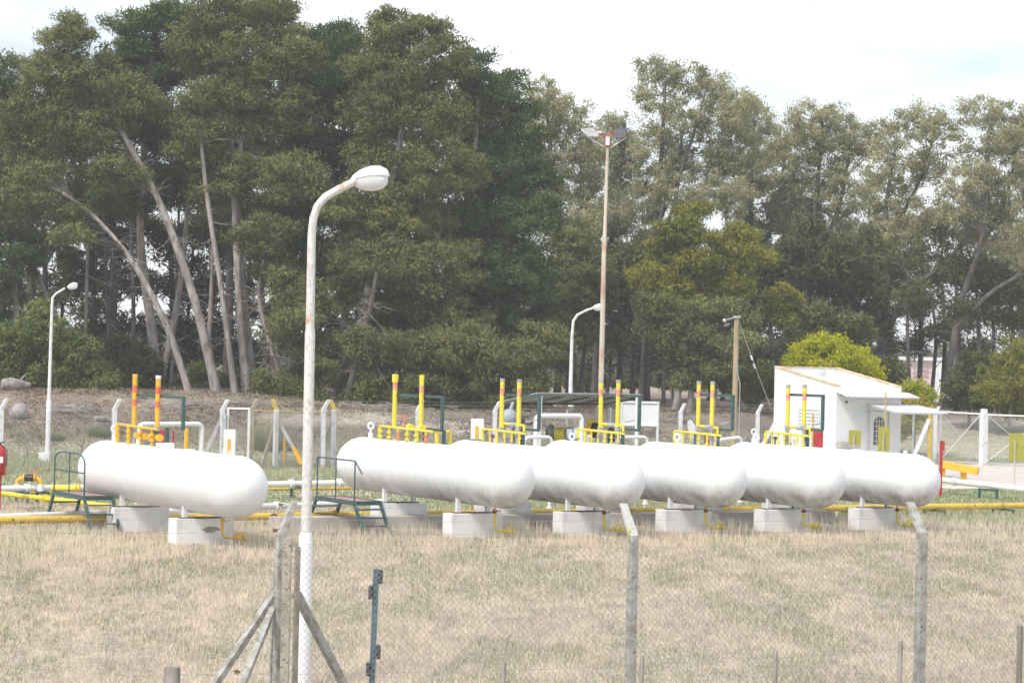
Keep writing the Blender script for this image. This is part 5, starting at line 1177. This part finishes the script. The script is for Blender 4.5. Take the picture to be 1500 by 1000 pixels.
# floodlight mast
Ym = 85; root = thing('floodlight_mast', 'tall rusty white mast with floodlights on a crossarm', 'mast', gp(880, Ym))
pm = [gp(879,Ym)-UP*.1]+[P(x, y, Ym) for x, y in ((882,500),(884,400),(885.5,345),(886,344),(889,250),(890,216))]
MB().tube(pm, [.10,.088,.08,.077,.062,.055,.05], 12).build('mast_pole', M['rust'], root, smooth=True)
a, b = P(862,196,Ym), P(920,199,Ym); MB().bar(a, b, .07).bar(a+Vector((0,.35,.03)), b+Vector((0,.35,.03)), .07).build('crossarm', M['rust_red'], root)
mm_ = P(890,199,Ym)
for q, e in ((P(858,198,Ym), 0), (P(918,201,Ym), 1)): MB().tube([q, P(888 if e == 0 else 893,217,Ym)], .022, 6).build('strut', M['post_white'], root)
MB().cbox(P(889.5,207,Ym), (.24,0,0), (0,.22,0), (0,0,.36)).build('junction_box', M['rust_red'], root); MB().fbox(P(887,213,Ym)+Vector((0,-.13,0)), (.13,0,0), (0,.015,0), (0,0,.28)).build('white_plate', M['white'], root)
for (p, q, r, s, m) in ((P(851,191,Ym), P(869,190,Ym), P(877,200,Ym-.5), P(862,200,Ym-.5), 'grey'), (P(905,191,Ym), P(920,190.5,Ym), P(915,201.5,Ym-.5), P(899,201.5,Ym-.5), 'dark')):
    MB().add([p,q,r,s]+[k+Vector((0,.06,.07)) for k in (p,q,r,s)], [(0,1,2,3),(7,6,5,4),(0,4,5,1),(1,5,6,2),(2,6,7,3),(3,7,4,0)]).build('floodlight', M[m], root)
for x, m in ((874,'post_white'),(905,'rust_red')): MB().cbox(P(x,194.5,Ym+.3), (.35,0,0), (0,.2,0), (0,0,.12)).build('floodlight_gear', M[m], root)
# wooden pole
Yw = 92; root = thing('wooden_pole', 'wooden utility pole with a stay wire left of the white building', 'utility pole', gp(1076, Yw))
MB().tube([gp(1075,Yw)-UP*.1, P(1077,560,Yw), P(1079,463,Yw)], [.115,.10,.085], 12).build('pole', M['wood'], root, smooth=True)
MB().bar(P(1080,464,Yw-.1), P(1064,468,Yw-.1), .04).build('bracket', M['galv'], root); MB().ball(P(1061,469,Yw-.1), .06, 8).build('insulator', M['white'], root)
MB().cbox(P(1079.5,464,Yw-.02), (.26,0,0),(0,.26,0),(0,0,.07)).build('pole_cap', M['galv'], root)
MB().tube([P(1082,470,Yw), P(1100,520,Yw+.5), P(1130,600,Yw+2)], .014, 5).build('stay_wire', M['galv'], root)
MB().tube([P(1100,521,Yw+.5), P(1102,527,Yw+.55)], .04, 6).tube([P(1104,533,Yw+.6), P(1106,539,Yw+.65)], .035, 6).build('stay_insulator', M['white'], root)
MB().tube([P(1079,520,Yw-.1), P(1080,545,Yw-.1), P(1084,562,Yw-.1), P(1083,600,Yw-.1), P(1082,650,Yw-.1)], .016, 5).build('service_cable', M['galv'], root)
MB().tube([P(1064,470,Yw-.1), P(1061,478,Yw-.1), P(1068,474,Yw-.1)], .012, 5).build('loose_wire', M['galv'], root)

# ------------------------------------------------------------------ logs, boulder, shrubs on the bank
def log(label, x0, y0, x1, y1, d, r, cat='log', bend=0.0, m='log'):
    p, q = P(x0, y0, d), P(x1, y1, d+.6); k = p.lerp(q, .5)+UP*bend
    p.z = max(p.z, tz(p.x,p.y)+r*.3); q.z = max(q.z, tz(q.x,q.y)+r*.3)
    root = thing('fallen_log', label, cat, k); MB().tube([p, p.lerp(k,.6), k, q], [r*.8, r*1.15, r, r*.5], 9).build('log_trunk', M[m], root, smooth=True)
    MB().tube([k, k+Vector((.3,.1,.35)), k+Vector((.5,.1,.55))], [r*.22, r*.14, r*.05], 6).build('broken_limb', M[m], root, smooth=True)
log('bleached fallen log on the bank at the far left', 3, 562, 44, 564, 109, .26)
log('long curved fallen log behind the first tank\'s vent pipes', 222, 597, 272, 611, 104, .17, bend=.08)
log('dark broken log on the bank left of the white fence post', 98, 598, 134, 606, 103, .2, m='bark')
log('dark log on the bank under the shelter roof line', 814, 588, 832, 592, 103, .26, m='bark')
log('short dark log low on the bank before the white fence post', 140, 612, 168, 617, 99, .12, m='bark')
def boulder(label, x, y, d, rx, rz, m='rock'):
    b = P(x, y, d); z = tz(b.x, d); v = []; f = []; n, k2 = 16, 9; sd = random.randint(0, 99)
    for i in range(k2+1):
        t = math.pi*i/k2
        for k in range(n):
            q = 2*math.pi*k/n; rr = 1+.35*(float(vnoise(k*.7+sd, i*.8, sd))-.5)+.15*random.uniform(-1,1)*(0 < i < k2)
            v.append((b.x+rx*rr*math.sin(t)*math.cos(q)*(1+.5*(i/k2-.5)), d+rx*.7*rr*math.sin(t)*math.sin(q), z+rz*.75+rz*rr*math.cos(t)))
    for i in range(k2):
        for k in range(n): f.append((i*n+k, (i+1)*n+k, (i+1)*n+(k+1) % n, i*n+(k+1) % n))
    tag(origin(MB().add(v, f).build('boulder', M[m], None, smooth=True), (b.x, d, z)), label, 'boulder')
boulder('grey boulder-like stump on the bank at the left', 28, 600, 101.5, .42, .36)
boulder('dark stump behind the wooden pole\'s foot', 1091, 612, 104, .28, .42, 'oldwood')
tuft('grass_tussock', 'pale green tussock right of the far-left street lamp', 'tussock', (gp(82,98).x, 98, tz(gp(82,98).x, 98)), .28, .32, 500, L['lawn'], (0,.7))
tuft('grass_tussock', 'larger green tussock left of the white bent fence post', 'tussock', (gp(148,99).x, 99, tz(gp(148,99).x, 99)), .38, .42, 800, L['lawn'], (0,.6))
tuft('grass_tussock', 'tall pale tussock behind the small gate', 'tussock', (gp(395,97).x, 97, tz(gp(395,97).x, 97)), .55, 1.1, 900, L['lawn'], (.3,1))
for x0, x1, lb in ((36, 43, 'thin leaning stake between the boulder and the far-left lamp'), (124, 116, 'thin leaning stake just right of the far-left lamp')):
    p, q = P(x1, 668, 90), P(x0, 640, 90); o = origin(MB().bar(Vector((p.x, 90, 0)), q, .045).build('leaning_stake', M['oldwood'], None), (p.x, 90, 0)); tag(o, lb, 'stake')
# far pink house seen through the trees
root = thing('far_house', 'pale pink house glimpsed between the trunks at the right', 'house', gp(1350, 190))
a, b = P(1318,527,190), P(1385,527,190); zt = a.z; z0 = zat(1318, 566, 190)
MB().fbox((a.x,190,z0-1), (b.x-a.x,0,0), (0,6,0), (0,0,zt-z0+1)).build('wall', M['pink'], root)
MB().fbox((a.x-.3,189.6,zt), (b.x-a.x+.6,0,0), (0,6.8,0), (0,0,.25)).build('roof', M['board'], root)
for x in (1326,1338,1352,1366):
    w = P(x,538,189.95); MB().fbox((w.x,189.95,w.z-.75), (.42,0,0), (0,.04,0), (0,0,.8)).build('window', M['pink_window'], root)
MB().fbox((P(1371,520,189).x,188.8,z0-1), (.5,0,0), (0,.5,0), (0,0,zt-z0+.9)).build('chimney', M['board'], root)

# ------------------------------------------------------------------ front fence with bent concrete posts
ff = thing('front_fence', 'chain-link fence with bent concrete posts and barbed wire in the foreground', 'fence', gp(750, 28.6))
LN = Vector((-.36,.93,0))*.30
def fpost(x, y, w, m, tm=None):           # the arm's tip is seen at (x, y)
    u, v = un(x, y); zt = 2.45; Y = F*(CAM_H-zt)/(v-HOR); tip = Vector((u*Y/F, Y, zt)); b = tip-LN; b.z = 0
    return bent_post(ff, b, 2.45, LN, w, m, tm, arm=.40)
kt = [None]*4
kt[1] = fpost(913, 737, .098, 'concrete', 'lichen'); kt[2] = fpost(1333, 735, .106, 'concrete')
d_ = (kt[2][0]-kt[1][0]); kt[3] = bent_post(ff, Vector((kt[2][0].x+d_.x, kt[2][0].y+d_.y, 0)), 2.45, LN, .145, 'concrete', arm=.4)
cb = gb(406.5, 27.9); kt[0] = bent_post(ff, cb, 2.45, Vector((.13,.12,0)), .092, 'concrete', arm=.45)
far_l = kt[0][0] - Vector((4.2, 1.0, 0)); far_lt = kt[0][1] - Vector((4.6, 1.1, -.02))
for j in range(3):
    f_ = .12+.38*j
    wires(ff, [far_l.lerp(far_lt, f_)]+[k.lerp(t, f_) for k, t in kt], .0022, 'wire', sag=.035, barbs=True, seg=8)
mb = MB()
for i in range(3):
    a, b = kt[i][0], kt[i+1][0]; mesh_panel(mb, Vector((a.x, a.y-.09, 0)), Vector((b.x, b.y-.09, 0)), 0, 1.98, .052, .0019)
struct(mb.build('chain_link', M['wire'], ff), 'stuff')
for z in (1.98,): wires(ff, [Vector((k.x, k.y-.09, z)) for k, t in kt], .0022, 'wire', name='tension_wire', sag=.0, seg=2)
# corner assembly
q = gb(416.5, 27.6); cp = MB().fbox((q.x-.045, 27.55, -.1), (.09,0,0), (0,.11,0), (0,0,zat(420,787,27.6)+.1)).build('square_post', M['concrete_tan'], ff)
hl = MB()
for k in range(9): hl.tube([P(419-k*.9, 815+k*23, 27.55)-Vector((0,.002,0)), P(419-k*.9, 815+k*23, 27.55)+Vector((0,.01,0))], .009, 7)
struct(hl.build('bolt_holes', M['dark'], ff), 'stuff')
q = gb(432, 27.9); MB().bar(q, Vector((q.x, 27.9, zat(437,800,27.9))), .05).build('angle_iron', M['concrete_tan'], ff)
q = gb(399, 28.1); MB().bar(q, Vector((q.x, 28.1, zat(404,842,28.1))), .06).build('thin_post', M['concrete'], ff)
for p, q_, w, Y0, Y1 in (((405,866),(296,1030),.078,28.0,27.2), ((404,880),(340,1040),.072,28.0,26.6), ((434,868),(524,1040),.088,28.0,28.6)):
    MB().bar(P(*p, Y0), P(*q_, Y1), w, w*.9).build('brace', M['concrete'], ff)
for x, y, Y in ((412,738.8,27.6),(401,753,27.7),(403,776,27.5),(348,983,27.2)):   # rusty wire knots
    mb = MB(); c = P(x, y, Y)
    for k in range(5): mb.torus(c+Vector((random.uniform(-.02,.02),0,random.uniform(-.01,.01))), (random.uniform(-1,1),random.uniform(-.3,.3),1), random.uniform(.02,.032), .004, 10, 4)
    mb.tube([c, c+Vector((.08,.05,.02))], .004, 4); mb.build('wire_knot', M['rustwire'], ff)
# sensor post
q = gb(544.5, 29.5); root = thing('sensor_post', 'teal steel post with four small black sensors in the foreground', 'sensor post', q)
t_ = P(551.5, 832.5, 29.5); MB().bar(q-UP*.05, t_, .068, .05, side=Vector((1,0,0))).build('post', M['green_post'], root)
for x, y, hh in ((557.5,844,.165), (543,867,.155), (554.5,954,.165), (539.5,979,.155)):
    c = P(x, y, 29.45); sn = MB().cbox(c, (.05,0,0), (0,.07,0), (0,0,hh)).build('sensor', M['black'], root, bevel=.012)
    for k in (-1, 0, 1): MB().tube([c+Vector((-.004,-.034,k*hh*.28)), c+Vector((-.004,-.042,k*hh*.28))], .016, 10).build('sensor_lens', M['dark'] if k else M['glass'], root, smooth=True)
    MB().cbox(c+UP*(hh/2+.008), (.036,0,0), (0,.05,0), (0,0,.014)).build('sensor_cap', M['grey'], root)
# low farm fence in front
lf = thing('wire_fence', 'low wire fence of thin grey stakes along the bottom edge', 'fence', gp(940, 24.7)); tp = []
for x, y, w, m in ((253,976,.15,'oldwood'),(738,969,.05,'stake'),(940.5,960,.05,'stake'),(1136,952,.05,'stake'),(1319,938,.05,'stake'),(1494,915,.07,'oldwood'),(1650,905,.05,'stake')):
    u, v = un(x, y); Y = F*2.9/(v-HOR); t_ = Vector((u*Y/F, Y, 1.2)); b_ = Vector((t_.x-.004, Y, -.1)); tp.append(t_)
    MB().tube([b_, t_-UP*.015, t_], [w/2, w/2, w/2*.9], 12 if w > .1 else 6).build('stake', M[m], lf, smooth=w > .1)
wires(lf, [Vector((t.x, t.y-.04, 1.13)) for t in tp], .0022, 'wire', name='fence_wire', sag=.01, seg=3)
wires(lf, [Vector((t.x, t.y-.04, .75)) for t in tp], .0022, 'wire', name='fence_wire', sag=.01, seg=3)

# ------------------------------------------------------------------ thin haze in the air
hz_ = MB().fbox((-420, -6, -3), (840, 0, 0), (0, 720, 0), (0, 0, 27)).build('haze', [])
hm = bpy.data.materials.new('haze'); hm.use_nodes = True; hm.node_tree.nodes.clear()
pv = hm.node_tree.nodes.new('ShaderNodeVolumePrincipled'); pv.inputs['Color'].default_value = (.95,.97,1,1); pv.inputs['Density'].default_value = .0006
ho = hm.node_tree.nodes.new('ShaderNodeOutputMaterial'); hm.node_tree.links.new(pv.outputs[0], ho.inputs['Volume'])
hz_.data.materials.append(hm); hz_['kind'] = 'stuff'
print('TRIS', sum(len(o.data.polygons) for o in bpy.data.objects if o.type == 'MESH'))
